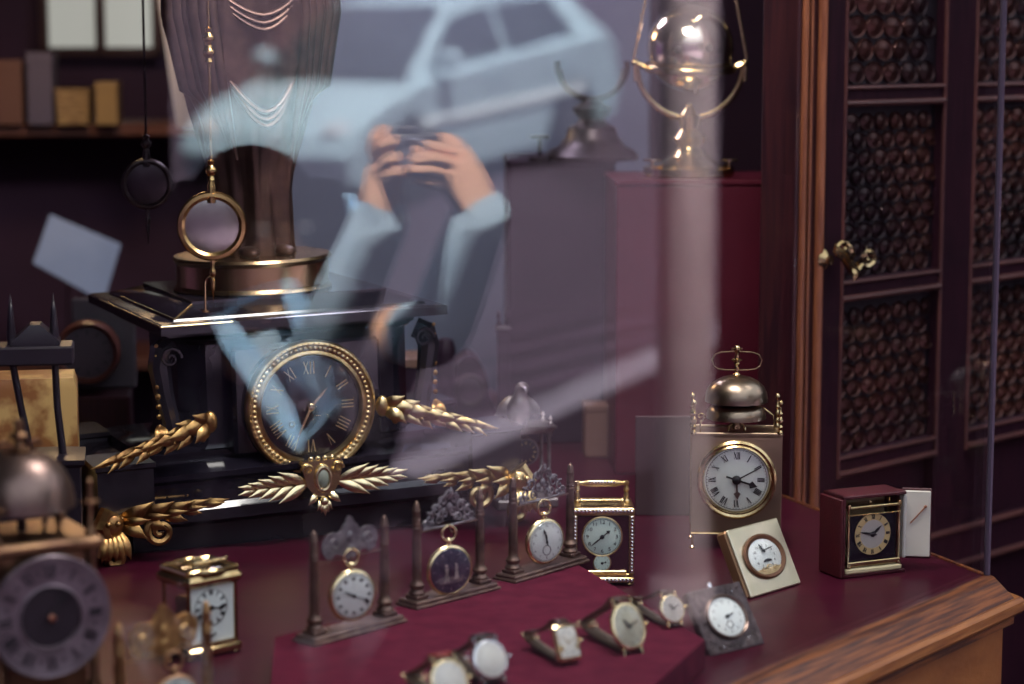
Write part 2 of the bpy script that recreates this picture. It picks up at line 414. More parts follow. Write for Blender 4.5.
for a_ in (ux[1], ux[2], ux[3], ux[4]): bead(a_, zz(466), a_, TOPZ, .003)
for y_ in (547, 583): bead(ux[1], zz(y_), ux[4], zz(y_), .005)
bd.build('beading', mat('mahogany_bead', (.10,.030,.024), .4, 0, (.06,.018,.018), 8), door)
def bull_panel(u0, u1, z0, z1, du=.033, dz=.024):
    mb = MB(); mb.M = DM; mb.m = 1; rect(mb, u0-.003, u1+.003, z0-.003, z1+.003, .012, .022, 0); mb.m = 0
    rows = int((z1-z0)/dz); cols = int((u1-u0)/du)+1
    for r in range(rows+1):
        for c in range(cols+1):
            u = u0+(c+.5*(r % 2))*du; z = z0+(r+.5)*dz
            if u < u0+.008 or u > u1-.008 or z > z1-.008: continue
            mb.lathe([(.0152,-.002),(.0155,.002),(.0148,.0036),(.0130,.0016),(.0095,.0018),(.006,.0030),(.003,.0038),(0,.0040)], 14,
                     Matrix.Translation((u, .012, z)) @ Matrix.Rotation(R(90)+random.uniform(-.12,.12), 4, 'X') @ Matrix.Rotation(random.uniform(-.12,.12), 4, 'Y') @ Matrix.Diagonal((du/.033*1.02, dz/.030, 1, 1)))
    return mb.build('glass_panel', [BULLSEYE, LEAD], door)
for (a_, b_) in ((ux[1], ux[2]), (ux[3], ux[4])):
    bull_panel(a_, b_, zr[1][0], TOPZ-.3, .040, .030); bull_panel(a_, b_, zr[2][0], zr[1][1]); bull_panel(a_, b_, zr[3][0], zr[2][1])
# brass scroll handle
hm = MB(); hu, hz = dpt(819, 256); hu2, hz2 = dpt(852, 270)
hm.M = DM @ Matrix.Translation((hu, -.012, hz))
hm.lathe([(.012,0),(.013,.003),(.009,.006),(.006,.010),(.006,.014)], 18, Matrix.Rotation(R(90),4,'X') @ Matrix.Translation((0,-.004,-.006)))
W_ = hu2-hu
hm.tube([(0,-.014,.010),(W_*.15,-.018,.004),(W_*.35,-.020,-.014),(W_*.5,-.020,-.020),(W_*.66,-.020,-.012)], [.005,.006,.0075,.007,.005], 10)
hm.scroll((W_*.84,-.020,-.004), .013, 1.3, .0045, ax=V3((1.5,0,0)), start=R(220), dirn=1)
hm.scroll((W_*.14,-.018,.012), .012, 1.0, .004, ax=V3((1.5,0,0)), start=R(-90), dirn=-1)
hm.leaf((W_*.32,-.022,-.008), (W_*.02,-.024,.022), .008); hm.leaf((W_*.42,-.022,-.014), (W_*.26,-.026,-.032), .008); hm.leaf((W_*.52,-.022,-.012), (W_*.62,-.028,.012), .007)
tag(hm.build('handle', BRASS, door), label='brass scroll-shaped handle')
# wall around and beyond the door
wr = MB(); wr.M = DM
rect(wr, ux[5], ux[5]+7, -2.0, 3.0, .0, .12, 0); rect(wr, ux[0], ux[5], TOPZ, 3.0, .0, .12, 0)
struct(wr, 'wall_right', DARKWOOD)

# the shop room behind the display
IN = -PN
bk = MB(); slab(bk, V3((-5.0,4.42,0)), V3((6.5,5.55,0)), -2.0, 3.0, .15, V3((-.1,.995,0))); struct(bk, 'wall_back', PLUMWALL)
lw = MB(); slab(lw, CORNER-PU*3.3, CORNER-PU*3.3+IN*4.3, -2.0, 3.0, .12, -PU); struct(lw, 'wall_left', PLUMWALL)
ce = MB(); ce.prism([(p.x, p.y) for p in (CORNER-PU*3.5+IN*.0, CORNER+IN*.0+PU*.05, CORNER+RU*.5, DP+DU*8, CORNER+PU*7+IN*4.9, CORNER-PU*3.5+IN*4.9)], TOPZ, TOPZ+.1); struct(ce, 'ceiling', PLASTER)
fa = MB(); slab(fa, CORNER-PU*14, CORNER+PU*12, TOPZ+.02, 6.9, .3, IN); slab(fa, CORNER-PU*14, CORNER-PU*3.2, -2.6, TOPZ+.02, .3, IN); struct(fa, 'wall_outer', mat('facade_render', (.16,.13,.13), .85, 0, (.12,.10,.10), 3))
sf = MB(); sf.prism([(p.x, p.y) for p in (CORNER-PU*3.3+IN*1.9, CORNER+PU*6+IN*1.9, CORNER+PU*6+IN*4.8, CORNER-PU*3.3+IN*4.8)], -1.15, -1.05); struct(sf, 'floor_shop', DARKWOOD)

# ================================================================== THINGS ON THE DISPLAY FLOOR
BZ = .028                                        # top of the felt board
def span(pa, pb, z=0.0):
    a, b = fp(*pa, z), fp(*pb, z); d = b-a
    return (a+b)/2, d.length, math.degrees(math.atan2(d.x, d.y))
mb = MB(); mb.prism([(p.x, p.y) for p in (fp(275,637,BZ), fp(575,563,BZ), fp(705,640,BZ), fp(560,770,BZ), fp(250,900,BZ))], 0, BZ)
tag(mb.build('display_board', REDFELT), 'raised board covered in red felt, under the watch stands and wristwatches', 'display board')

# ---------------------------------------------------------------- watch stands and their pocket watches
def make_stand(label, loc, rz, L, H, m, crestm, solid=False, cw=None, ch=.038):
    cw = cw or L*.80; q5 = cw/.052
    t = thing('watch_stand', label, 'watch stand', loc, rz, 'columned pocket watch stands')
    b = MB(); b.box((0,0,.0035), (L+.026,.028,.007), .0015); b.box((0,0,.0015), (L+.030,.032,.003), .001)
    b.build('base', m, t)
    for s in (-1, 1):
        c = MB(); c.M = Matrix.Translation((s*L/2, 0, .007))
        c.box((0,0,.002), (.017,.017,.004), .0008); h = H-.007
        c.lathe([(.0080,.004),(.0085,.006),(.0072,.008),(.0058,.0095),(.0075,.012),(.0078,.014),(.0062,.016),(.0052,.018),(.0050,.021),(.0047,h*.5),(.0041,h-.030),
                 (.0047,h-.029),(.0047,h-.0275),(.0041,h-.0265),(.0047,h-.0250),(.0047,h-.0235),(.0041,h-.0225),(.0045,h-.0205),(.0040,h-.0190),
                 (.0037,h-.012),(.0042,h-.011),(.0036,h-.009),(.0028,h-.004),(0,h)], 18)
        c.build('column', m, t)
    z0 = H-ch+.006
    r = MB(); r.tube([(-L/2,0,z0-.001),(L/2,0,z0-.001)], .0009, 8); r.tube([(0,-.001,z0),(0,-.003,z0-.006),(0,-.006,z0-.0075),(0,-.008,z0-.005)], .0009, 6)
    r.build('hanging_rod', m, t)
    c = MB(); w = cw/2
    if solid:
        half = [(0,ch),(.0025,ch-.002),(.0035,ch-.006),(.0065,ch-.009),(.008,ch-.013),(.012,ch-.014),(.015,ch-.0125),(.020,ch-.0135),(.0245,ch-.019),(.026,ch-.026),(.0235,.003),(.018,.000),(.014,.004),(.008,.002),(.004,-.002),(0,-.004)]; half = [(x*q5, y) for x, y in half]
        poly = half+[(-x, y) for x, y in half[-2:0:-1]]
        c.prism(poly, -.0010, .0010, Matrix.Translation((0,0,z0)) @ Matrix.Rotation(R(90),4,'X'))
        for s in (-1, 1):
            c.scroll((s*.015*q5,-.0012,z0+.013), .0065, 1.3, .0012, start=0 if s > 0 else math.pi, dirn=s)
            c.scroll((s*.021*q5,-.0012,z0+.007), .004, 1.2, .0010, start=math.pi, dirn=-s)
        c.sphere((0,-.001,z0+.018), .004, (1,.5,1.4)); c.sphere((0,-.001,z0+.008), .003, (1.3,.5,1))
    else:
        for s in (-1, 1):
            for (x, z, r0, st, dr) in ((.006,.024,.0055,-60,1),(.0125,.016,.0062,30,1),(.0195,.010,.0055,60,1),(.010,.006,.0048,200,-1),(.0180,.003,.0035,180,-1),(.0225,.0045,.0042,0,1),(.004,.012,.0042,90,-1)):
                c.scroll((s*x*q5, 0, z0+z*1.05), r0*1.12, 1.35, .0014, ax=V3((s,0,0)), start=R(st), dirn=dr)
            c.tube([(s*(w-.001),0,z0+.002),(s*.018*q5,0,z0+.016),(s*.008*q5,0,z0+.026),(0,0,z0+ch-.002)], .0010, 6)
            c.leaf((s*.003,0,z0+.028), (s*.009,-.002,z0+.034), .002); c.leaf((s*.014,0,z0+.018), (s*.019,-.002,z0+.023), .002)
        c.tube([(-w,0,z0+.001),(0,0,z0-.0005),(w,0,z0+.001)], .0012, 6)
        c.leaf((0,0,z0+.026), (0,-.001,z0+ch+.002), .0035); c.sphere((0,-.001,z0+.018), .004, (1,.6,1.2))
    c.build('crest', crestm, t)
    return t, z0
def make_watch(label, loc, rz, r, casem, ground, ink, kind, hands, bowm=None, sub=None, scene=False, fig=.74, h=.17, group='pocket watches hanging on stands', bow=1.0, handm=None):
    t = thing('pocket_watch', label, 'pocket watch', loc, rz, group)
    M = Matrix.Rotation(R(90), 4, 'X'); bowm = bowm or casem
    c = MB(); c.lathe([(0,-.0062),(r*.6,-.0058),(r*.9,-.0042),(r*1.04,-.0016),(r*1.08,.0010),(r*1.05,.0030),(r*1.0,.0040),(r*.96,.0044),(r*.93,.0036),(r*.93,.0024),(0,.0022)], 56, M)
    c.build('case', casem, t)
    D = Matrix.Translation((0,-.0042,0)) @ M
    dial(t, D, r*.93, ground, ink, kind, fig, h, track=not scene, sub=sub)
    if scene:
        p = MB(); p.M = D @ Matrix.Translation((0,0,.0006)); k = r
        p.prism([(-.55*k,-.55*k),(.55*k,-.5*k),(.62*k,-.2*k),(.2*k,-.28*k),(-.3*k,-.22*k),(-.62*k,-.28*k)], 0, .0003)
        p.m = 1
        for x, z, s in ((-.22,-.05,1.0), (.24,.0,.9)):
            p.prism([((x-.13*s)*k,(z-.42*s)*k),((x+.15*s)*k,(z-.42*s)*k),((x+.07*s)*k,(z+.02)*k),((x+.10*s)*k,(z+.18*s)*k),((x-.08*s)*k,(z+.18*s)*k),((x-.05*s)*k,(z+.02)*k)], .0003, .0006)
            p.lathe([(.07*k*s, .0003), (.07*k*s, .0006)], 14, Matrix.Translation((x*k,(z+.27*s)*k,0)))
        p.build('painted_scene', [mat('painted_ground', (.20,.15,.16), .5, 0, (.08,.07,.11), 300), mat('painted_figures', (.55,.47,.42), .5, 0, (.26,.20,.22), 400)], t)
    for ang, Lr, wr, st in hands: hand(t, D, ang, r*Lr, r*wr, handm or BLACKINK, 'hand', .0012, st)
    g = MB(); g.lathe([(r*.95, .0026), (r*.93,.0034), (r*.7,.0044), (0,.0050)], 40, D @ Matrix.Translation((0,0,-.0014))); g.build('crystal', CLEAR, t)
    n = MB(); n.cyl((0,0,r*1.03), (0,0,r*1.20), .0026*bow, .0022*bow, 14); n.sphere((0,0,r*1.24), .0032*bow, (1,1,.9)); n.build('crown', bowm, t)
    o = MB(); o.torus(.0068*bow, .0013*bow, 28, 8, Matrix.Translation((0,0,r*1.24+.0062*bow)) @ Matrix.Rotation(R(90),4,'X') @ Matrix.Rotation(R(0),4,'Y'))
    o.build('bow', bowm, t); return t
def stand_px(pa, pb, tip, z=BZ):
    c, L, a = span(pa, pb, z)
    k = c.y/F; H = ((pa[1]+pb[1])/2-tip)*k*1.02
    return c, L, a, H
def hang(c, rz, x, z, y=-.0095):
    v = Matrix.Rotation(rz, 4, 'Z') @ V3((x, y, z)); return c+v
DARKCOL = mat('brown_patinated_brass', (.20,.125,.095), .42, .75, (.11,.065,.06), 60, .15, 200)
c1, L1, a1, H1 = stand_px((315,641), (385,622), 519)
s1, z1 = make_stand('brown columned watch stand holding the watch with black dotted numerals, below the gilt mask', c1, face_az(a1), L1, H1, DARKCOL, LEADGREY, solid=True)
make_watch('gold pocket watch with dotted black numerals, on the stand below the gilt mask', hang(c1, face_az(a1), -.0075, z1-.0350), face_az(a1+15), .0232, PALEGOLD, ENAMEL, BLACKINK, 'dots', [(296,.55,.09,'leaf'),(113,.82,.09,'spade')], fig=.76, h=.15, bow=1.15)
c2, L2, a2, H2 = stand_px((417,605), (480,589), 491)
s2, z2 = make_stand('brown columned watch stand holding the dark-dialled watch, with pierced scrolled crest', c2, face_az(a2), L2, H2, DARKCOL, LEADGREY)
make_watch('gold pocket watch with a dark blue painted scene on its dial', hang(c2, face_az(a2), -.0095, z2-.0425), face_az(a2+15), .0240, PALEGOLD, mat('midnight_blue_dial', (.020,.018,.045), .3, 0, (.06,.05,.09), 300), mat('dial_silver_ink', (.30,.26,.30), .5), 'stick', [], scene=True, fig=.84, h=.12, bow=1.15)
c3, L3, a3, H3 = stand_px((513,579), (570,562), 467)
s3, z3 = make_stand('brown columned watch stand beside the jewelled carriage clock, holding a white open-faced watch', c3, face_az(a3), L3, H3, DARKCOL, LEADGREY)
make_watch('gold open-faced pocket watch with plain white dial, hanging beside the jewelled clock', hang(c3, face_az(a3), -.0085, z3-.0420), face_az(a3+15), .0228, PALEGOLD, ENAMEL, mat('grey_ink', (.16,.15,.17), .5), 'arabic', [(342,.66,.07,'spade'),(352,.45,.06,'leaf')], sub=(-.42,.25), fig=.80, h=.12, bow=1.2)
c4, L4, a4, H4 = stand_px((121,738), (208,712), 606, 0)
s4, z4 = make_stand('gilt columned watch stand in front of the white carriage clock', c4, face_az(a4), L4, H4, mat('warm_brass_column', (.50,.30,.13), .35, .9, (.30,.16,.08), 60), mat('worn_gilt_crest', (.62,.40,.15), .4, .85, (.30,.17,.07), 90), solid=True, ch=.042)
make_watch('small copper-cased pocket watch with white dial hanging below the gilt crest', hang(c4, face_az(a4), 0, z4-.0400, -.013), face_az(a4+15), .0215, mat('copper_case', (.42,.23,.13), .35, .9), ENAMEL, BLACKINK, 'arabic', [(300,.5,.08,'leaf'),(75,.7,.08,'leaf')], fig=.78, h=.16, bow=1.2)

# ---------------------------------------------------------------- jewelled carriage clock
cj, Lj, aj = span((571,586), (635,586))
t = thing('carriage_clock', 'gilt carriage clock edged with clear rhinestones, small mint dial above a smaller one', 'carriage clock', cj, face_az(89))
w, h, d = .067, .085, .058
b = MB(); b.box((0,d/2,.006), (w,d,.006), .001); b.box((0,d/2,.0105), (w-.004,d-.004,.004), .001)
for sx in (-1,1):
    for y in (.005, d-.005): b.lathe([(.0022,0),(.0036,.0012),(.0030,.003)], 14, Matrix.Translation((sx*(w/2-.005), y, 0)))
b.build('base', GILT, t)
for sx in (-1,1):
    for y, nm in ((.0028,0), (d-.003,1)):
        p = MB(); p.box((sx*(w/2-.003), y, .012+(h-.020)/2), (.0055,.0055,h-.020), .0008); p.build('pillar', GILT, t)
p = MB(); p.box((0,.0045,.013+(h-.022)/2), (w-.010,.002,h-.022), .0005); p.build('mask_plate', mat('wine_enamel_plate', (.045,.008,.020), .3, 0, (.06,.012,.026), 20), t)
p = MB(); p.box((0,.003,.0145), (w-.016,.004,.004), .001); p.build('name_bar', GILT, t)
for sx in (-1,1):
    p = MB(); p.box((sx*(w/2-.0015), d/2, .012+(h-.020)/2), (.0015,d-.012,h-.021)); p.build('side_glass', CLEAR, t)
p = MB()
for (x, y, sx_, sy_) in ((0,.005,w,.010),(0,d-.005,w,.010),(-w/2+.005,d/2,.010,d),(w/2-.005,d/2,.010,d)): p.box((x,y,h-.004), (sx_,sy_,.008), .0012)
p.box((0,d/2,h+.0008), (w-.018,.0015,.0016)) if False else None
p.build('top_frame', GILT, t)
p = MB(); p.rects([(w-.018,d-.018,h-.003),(w-.018,d-.018,h-.0005),(w-.026,d-.026,h+.001)], cy=d/2); p.build('top_glass', CLEAR, t)
mv = MB(); mv.box((0,d/2+.004,.036), (.034,.028,.040), .002); mv.lathe([(.012,0),(.012,.004)], 24, Matrix.Translation((0,d/2+.004,.056))); mv.build('movement', OLDBRASS, t)
hd = MB()
for sx in (-1,1):
    hd.lathe([(.003,0),(.0036,.002),(.0022,.004),(.0032,.007),(.0022,.011),(.0034,.014),(.0024,.018),(.0034,.0205),(.003,.023),(0,.0245)], 14, Matrix.Translation((sx*.0265, d*.55, h)))
hd.M = Matrix(); hd.lathe([(.002,-.0285),(.0034,-.0265),(.0022,-.022),(.0036,-.0165),(.0040,-.014),(.0040,.014),(.0036,.0165),(.0022,.022),(.0034,.0265),(.002,.0285)], 16, Matrix.Translation((0,d*.55,h+.021)) @ Matrix.Rotation(R(90),4,'Y'))
hd.build('handle', GILT, t)
gm = MB()
def stones(p0, p1, n, r=.00185):
    p0 = V3(p0); p1 = V3(p1)
    for i in range(n):
        c_ = p0+(p1-p0)*(i/(n-1)); gm.lathe([(r,0),(r,.0004),(r*.62,.0011),(0,.0012)], 8, Matrix.Translation(c_) @ Matrix.Rotation(R(90),4,'X') @ Matrix.Rotation(R(22.5+i*17),4,'Z'))
stones((-w/2+.003,.0,h-.0035), (w/2-.003,.0,h-.0035), 16); stones((-w/2+.003,.0,.016), (-w/2+.003,.0,h-.010), 16); stones((w/2-.003,.0,.016), (w/2-.003,.0,h-.010), 16); stones((-w/2+.003,.0,.006), (w/2-.003,.0,.006), 16)
gm.build('rhinestones', GEM, t); gm = MB(); stones((-.013,d*.55-.0038,h+.0225), (.013,d*.55-.0038,h+.0225), 9, .0015)
gm.build('handle_stones', GEM, t)
Dm = FACE((-.001,.0025,.0535)); bz = MB(); bz.torus(.0212,.0011,48,8,FACE((-.001,.003,.0535))); bz.torus(.0092,.0009,32,8,FACE((-.001,.003,.0248))); bz.build('bezel', GILT, t)
dial(t, Dm, .0205, MINT, BLACKINK, 'arabic', .77, .19, bold=1.25); hand(t, Dm, 50, .011, .0026, BLACKINK, 'hour_hand', .0015, 'spade'); hand(t, Dm, 231, .0165, .0016, BLACKINK, 'minute_hand', .002)
Ds = FACE((-.001,.0025,.0248)); dial(t, Ds, .0088, MINT, BLACKINK, 'stick', .78, .16, track=False, name='alarm_dial'); hand(t, Ds, 75, .005, .0016, BLACKINK, 'alarm_hand', .0015, 'spade')

# ---------------------------------------------------------------- white carriage clock (left)
cw_, Lw, aw = span((188,663), (244,651))
t = thing('carriage_clock', 'brass carriage clock with tall white dial plate, left of the watch stands', 'carriage clock', cw_, face_az(aw))
w, d = Lw, .054; h = .080
b = MB(); b.rects([(w,d,.003),(w,d,.008),(w-.005,d-.005,.0105),(w-.005,d-.005,.013)], .003, d/2)
for sx in (-1,1):
    for y in (.006, d-.006): b.lathe([(.0028,0),(.0038,.001),(.0030,.0035)], 12, Matrix.Translation((sx*(w/2-.006), y, 0)))
b.build('base', BRASS, t)
for sx in (-1,1):
    for y in (.0055, d-.0055):
        p = MB(); p.lathe([(.0026,.012),(.0022,.016),(.0020,h-.014),(.0026,h-.010)], 14, Matrix.Translation((sx*(w/2-.0055), y, 0))); p.build('pillar', BRASS, t)
p = MB()
p.rects([(w-.004,d-.004,h-.011),(w+.002,d+.002,h-.008),(w+.003,d+.003,h-.004),(w-.003,d-.003,h)], .004, d/2)
p.build('cornice', BRASS, t)
lid = MB()
for pts in ([(-w/2+.004,.004),(-w*.22,.004),(-w*.15,-.001),(w*.15,-.001),(w*.22,.004),(w/2-.004,.004)], [(-w/2+.004,d-.004),(-w*.22,d-.004),(-w*.15,d+.001),(w*.15,d+.001),(w*.22,d-.004),(w/2-.004,d-.004)]):
    lid.tube([(x, y, h+.003) for x, y in pts], .0032, 10)
for x in (-w/2+.005, w/2-.005): lid.tube([(x,.004,h+.003),(x,d-.004,h+.003)], .0032, 10)
lid.build('lid_frame', BRASS, t)
p = MB(); p.rects([(w-.014,d-.012,h+.0005),(w-.014,d-.012,h+.004),(w-.020,d-.018,h+.0055)], cy=d/2); p.build('top_glass', GREYGLASS, t)
hd = MB(); hx = w/2-.008
hd.tube([(-hx,d*.5,h+.004),(-hx-.001,d*.5-.010,h+.010),(-hx+.006,d*.5-.018,h+.011),(hx-.006,d*.5-.018,h+.011),(hx+.001,d*.5-.010,h+.010),(hx,d*.5,h+.004)], .0018, 10); hd.build('handle', BRASS, t)
p = MB(); p.box((0,.006,.013+(h-.024)/2), (w-.013,.0015,h-.025), .0004); p.build('dial_plate', ENAMEL, t)
Dm = FACE((-.002,.0049,.0475)); dial(t, Dm, .0190, ENAMEL, BLACKINK, 'roman', .78, .24, bold=1.4); hand(t, Dm, 97, .0145, .0028, BLACKINK, 'minute_hand', .0016, 'spade'); hand(t, Dm, 275, .009, .0024, BLACKINK, 'hour_hand', .001, 'spade')
Ds = FACE((-.002,.0049,.0205)); dial(t, Ds, .0072, ENAMEL, BLACKINK, 'stick', .76, .2, track=False, name='alarm_dial'); hand(t, Ds, 60, .005, .0014, BLACKINK, 'alarm_hand')
mv = MB(); mv.box((0,d/2+.002,.036), (w-.022,.022,.040), .002); mv.build('movement', OLDBRASS, t)
for s in (-1,1):
    p = MB(); p.box((s*(w/2-.004), d/2, .013+(h-.024)/2), (.0012,d-.014,h-.025)); p.build('side_glass', CLEAR, t)

# ---------------------------------------------------------------- brass alarm clock with a bell on top
cb, Lb, ab = span((690,549), (781,549))
t = thing('alarm_clock', 'brass-plated alarm clock with white roman dial and a double bell on top', 'alarm clock', cb, face_az(93))
w, d = .1035, .055; zb, zt = .018, .1355
fr = MB(); fr.box((0,.0015,(zb+zt)/2), (w,.003,zt-zb), .0006); fr.build('front_plate', PLATEBRASS, t)
bk_ = MB(); bk_.box((0,d,(zb+zt)/2), (w,.003,zt-zb), .0006); bk_.build('back_plate', PLATEBRASS, t)
mv = MB(); mv.box((0,d/2,zt-.004), (w-.004,d,.004), .0006); mv.box((0,d/2,zb+.003), (w-.004,d,.004), .0006); mv.lathe([(.030,0),(.030,d-.012)], 40, Matrix.Translation((0,.006,.082)) @ Matrix.Rotation(R(-90),4,'X')); mv.build('movement', OLDBRASS, t)
rl = MB(); rl.tube([(-w/2,-.001,zb),(w/2,-.001,zb)], .0012, 8); rl.build('bottom_rail', BRASS, t)
for sx in (-1,1):
    for y in (.002, d-.002):
        p = MB(); p.M = Matrix.Translation((sx*(w/2-.002), y, 0))
        p.lathe([(.0035,0),(.0035,.002),(.0016,.004),(.0016,zb)], 12); p.build('foot', BRASS, t)
        f = MB(); f.M = Matrix.Translation((sx*(w/2-.0025), y, zt))
        f.lathe([(.0034,-.002),(.0034,.001),(.0020,.003),(.0032,.007),(.0018,.0095),(.0034,.013),(.0030,.016),(.0014,.019),(.0030,.0225),(.0016,.0255),(.0012,.030),(.0027,.0325),(.0030,.0345),(.0020,.037),(0,.0385)], 14); f.build('finial', BRASS, t)
bz = MB(); bz.ring([(.0365,.0),(.0450,.0),(.0455,.003),(.0430,.0055),(.0405,.0045),(.0385,.0065),(.0370,.0030)], 64, FACE((0,0,.0815))); bz.build('bezel', BRASS, t)
Dm = FACE((0,-.0012,.0815)); dial(t, Dm, .0368, ENAMEL, BLACKINK, 'roman', .76, .23, bold=1.15)
hand(t, Dm, 61, .0320, .0020, BLACKINK, 'minute_hand', .0032, 'stick', .1); hand(t, Dm, 108, .0250, .0050, BLACKINK, 'hour_hand', .0024, 'spade', .5); hand(t, Dm, 177, .0230, .0045, mat('blued_brown_steel', (.16,.10,.09), .4, .5), 'alarm_hand', .0016, 'spade', .1)
p = MB(); p.lathe([(.0052,.0),(.0052,.004),(.0035,.0052),(0,.0055)], 20, Dm); p.build('centre_boss', BLACKINK, t)
g = MB(); g.lathe([(.0368,.004),(.030,.0068),(0,.009)], 48, Dm); g.build('crystal', CLEAR, t)
br = MB(); br.tube([(-.009,.012,zt),(-.009,.012,zt+.006),(-.004,.012,zt+.010),(0,.012,zt+.012),(.004,.012,zt+.010),(.009,.012,zt+.006),(.009,.012,zt)], .0014, 8); br.scroll((0,.012,zt+.004), .003, 1, .0009); br.build('bell_bracket', BRASS, t)
BELL = mat('bell_metal', (.40,.31,.22), .30, 1, (.28,.21,.16), 20, rvar=.06); yb = d*.5
p = MB(); p.M = Matrix.Translation((0,yb,zt))
p.M = p.M @ Matrix.Diagonal((1.14,1.14,1,1)); p.lathe([(.0290,.0125),(.0302,.0130),(.0300,.0170),(.0285,.0225),(.0255,.0270),(.021,.0295)], 48); tag(p.build('lower_bell', BELL, t))
p = MB(); p.M = Matrix.Translation((0,yb,zt))
p.M = p.M @ Matrix.Diagonal((1.14,1.14,1,1)); p.lathe([(.0305,.0320),(.0316,.0325),(.0316,.0365),(.0306,.0430),(.0275,.0500),(.0220,.0560),(.0150,.0600),(.0070,.0622),(0,.0627)], 48); p.build('upper_bell', BELL, t)
p = MB(); p.M = Matrix.Translation((0,yb,zt))
p.lathe([(.004,.0),(.004,.033)], 14); p.build('bell_post', OLDBRASS, t)
p = MB(); p.M = Matrix.Translation((0,yb,zt))
p.lathe([(.0040,.0615),(.0044,.0635),(.0022,.0660),(.0032,.0700),(.0020,.0740),(.0034,.0765),(.0024,.0785),(.0062,.0800),(.0064,.0812),(.0024,.0828),(.0021,.0880),(.0030,.0900),(.0040,.0925),(.0038,.0950),(.0022,.0972),(0,.0980)], 20); p.build('spindle', BRASS, t)
p = MB(); p.M = Matrix.Translation((0,yb,zt))
for s in (-1,1): p.tube([(s*.003,0,.0905),(s*.018,0,.0895),(s*.025,0,.0870),(s*.0285,0,.0805),(s*.0265,0,.0735),(s*.021,0,.0700),(s*.012,0,.0690),(s*.003,0,.0690)], .0007, 8)
p.lathe([(.0012,0),(.0012,.002)], 8, Matrix.Translation((-.0052,0,.0925))); p.lathe([(.0012,0),(.0012,.002)], 8, Matrix.Translation((.0052,0,.0925)))
p.build('carrying_wire', OLDBRASS, t)
p = MB(); p.scroll((-w/2+.010,.006,zt+.018), .0055, 1.1, .0011, start=R(-90)); p.tube([(-w/2+.010,.006,zt),(-w/2+.010,.006,zt+.0125)], .0010, 6); p.build('side_scroll', BRASS, t); p = MB(); p.tube([(.031,yb-.006,zt+.026),(.042,yb-.010,zt+.018),(.044,yb-.010,zt)], .0009, 6); p.build('bell_hammer', BRASS, t)
# plain plate behind it, standing in for its mirror image
cq = at(663, 480, 2.66); zq = at(663, 417, 2.66).z
p = MB(); p.box((0,0,zq/2), (.068,.004,zq), .001, Matrix.Rotation(R(-4),4,'X'))
tag(p.build('mirrored_plate', mat('dull_brown_plate', (.075,.036,.042), .5, .4, (.055,.028,.034), 9), loc=(cq.x, cq.y, 0), rot=(0,0,face_az(90))), 'plain dull plate behind the bell alarm clock, standing in for its mirror image', 'metal plate')

# ---------------------------------------------------------------- square framed clocks leaning back
def leaning(name, label, pl, pr, H, lean, th, framem, bevel, z0=0.0):
    c, L, a = span(pl, pr, z0)
    t = thing(name, label, 'clock', c, face_az(a))
    M = Matrix.Rotation(-R(lean), 4, 'X')               # tips the top back (+y)
    b = MB(); b.M = M; b.box((0, th/2, H/2), (L, th, H), bevel)
    return t, b, M, L
t, b, M, L = leaning('framed_clock', 'square pale-gold framed clock with oval white dial, leaning in front of the bell alarm clock', (750,599), (800,584), .076, 27, .016, PALEGOLD, .003)
b.build('case', mat('tan_clock_case', (.30,.17,.09), .4, .6), t)
f = MB(); f.M = M; f.box((0,-.0012,.038), (L-.001,.0035,.075), .0012); f.build('front_plate', mat('satin_pale_gold', (.82,.74,.54), .34, .85, (.66,.62,.42), 25, rvar=.1), t)
Dm = M @ FACE((-.001,-.003,.0385)) @ Matrix.Diagonal((L*.345/.0185,1.03,1,1)); sy = 1.14; print('plaque', L)
bz = MB(); bz.ring([(.0165,0),(.0205,0),(.0212,.0015),(.0195,.003),(.0165,.0015)], 48, Dm @ Matrix.Diagonal((1,sy,1,1))); bz.build('bezel', mat('brown_oval_bezel', (.16,.07,.035), .35, .5), t)
dial(t, Dm @ Matrix.Translation((0,.0,.0006)), .0168, ENAMEL, BLACKINK, 'arabic', .60, .14, track=False, sy=sy)
p = MB(); p.M = Dm @ Matrix.Translation((.000,-.0125,.0014)); p.prism([(.0125*math.cos(R(x)), .0065*math.sin(R(x))) for x in range(180, 361, 12)], 0, .0004); p.scroll((0,.0005,.0008), .0032, 1.5, .0006, ay=V3((0,1,0))); p.scroll((-.006,-.001,.0008), .0025, 1.5, .0005, ay=V3((0,1,0))); p.scroll((.006,-.001,.0008), .0025, 1.5, .0005, ay=V3((0,1,0))); p.build('balance_window', GILT, t)
p = MB(); p.M = Dm @ Matrix.Translation((.001,-.006,.0014)); p.prism([(.0045*math.cos(R(x)), .003*math.sin(R(x))) for x in range(0, 181, 15)], 0, .0005); p.build('balance_bridge', BLACKINK, t)
Dh = Dm @ Matrix.Translation((0,.006,.0006)); hand(t, Dh, -22, .0085, .0016, BLACKINK, 'hour_hand', .0015); hand(t, Dh, 78, .0110, .0013, BLACKINK, 'minute_hand', .0019)
g = MB(); g.lathe([(.0166,.0012),(.012,.004),(0,.0052)], 36, Dm @ Matrix.Diagonal((1,sy,1,1))); g.build('crystal', CLEAR, t)

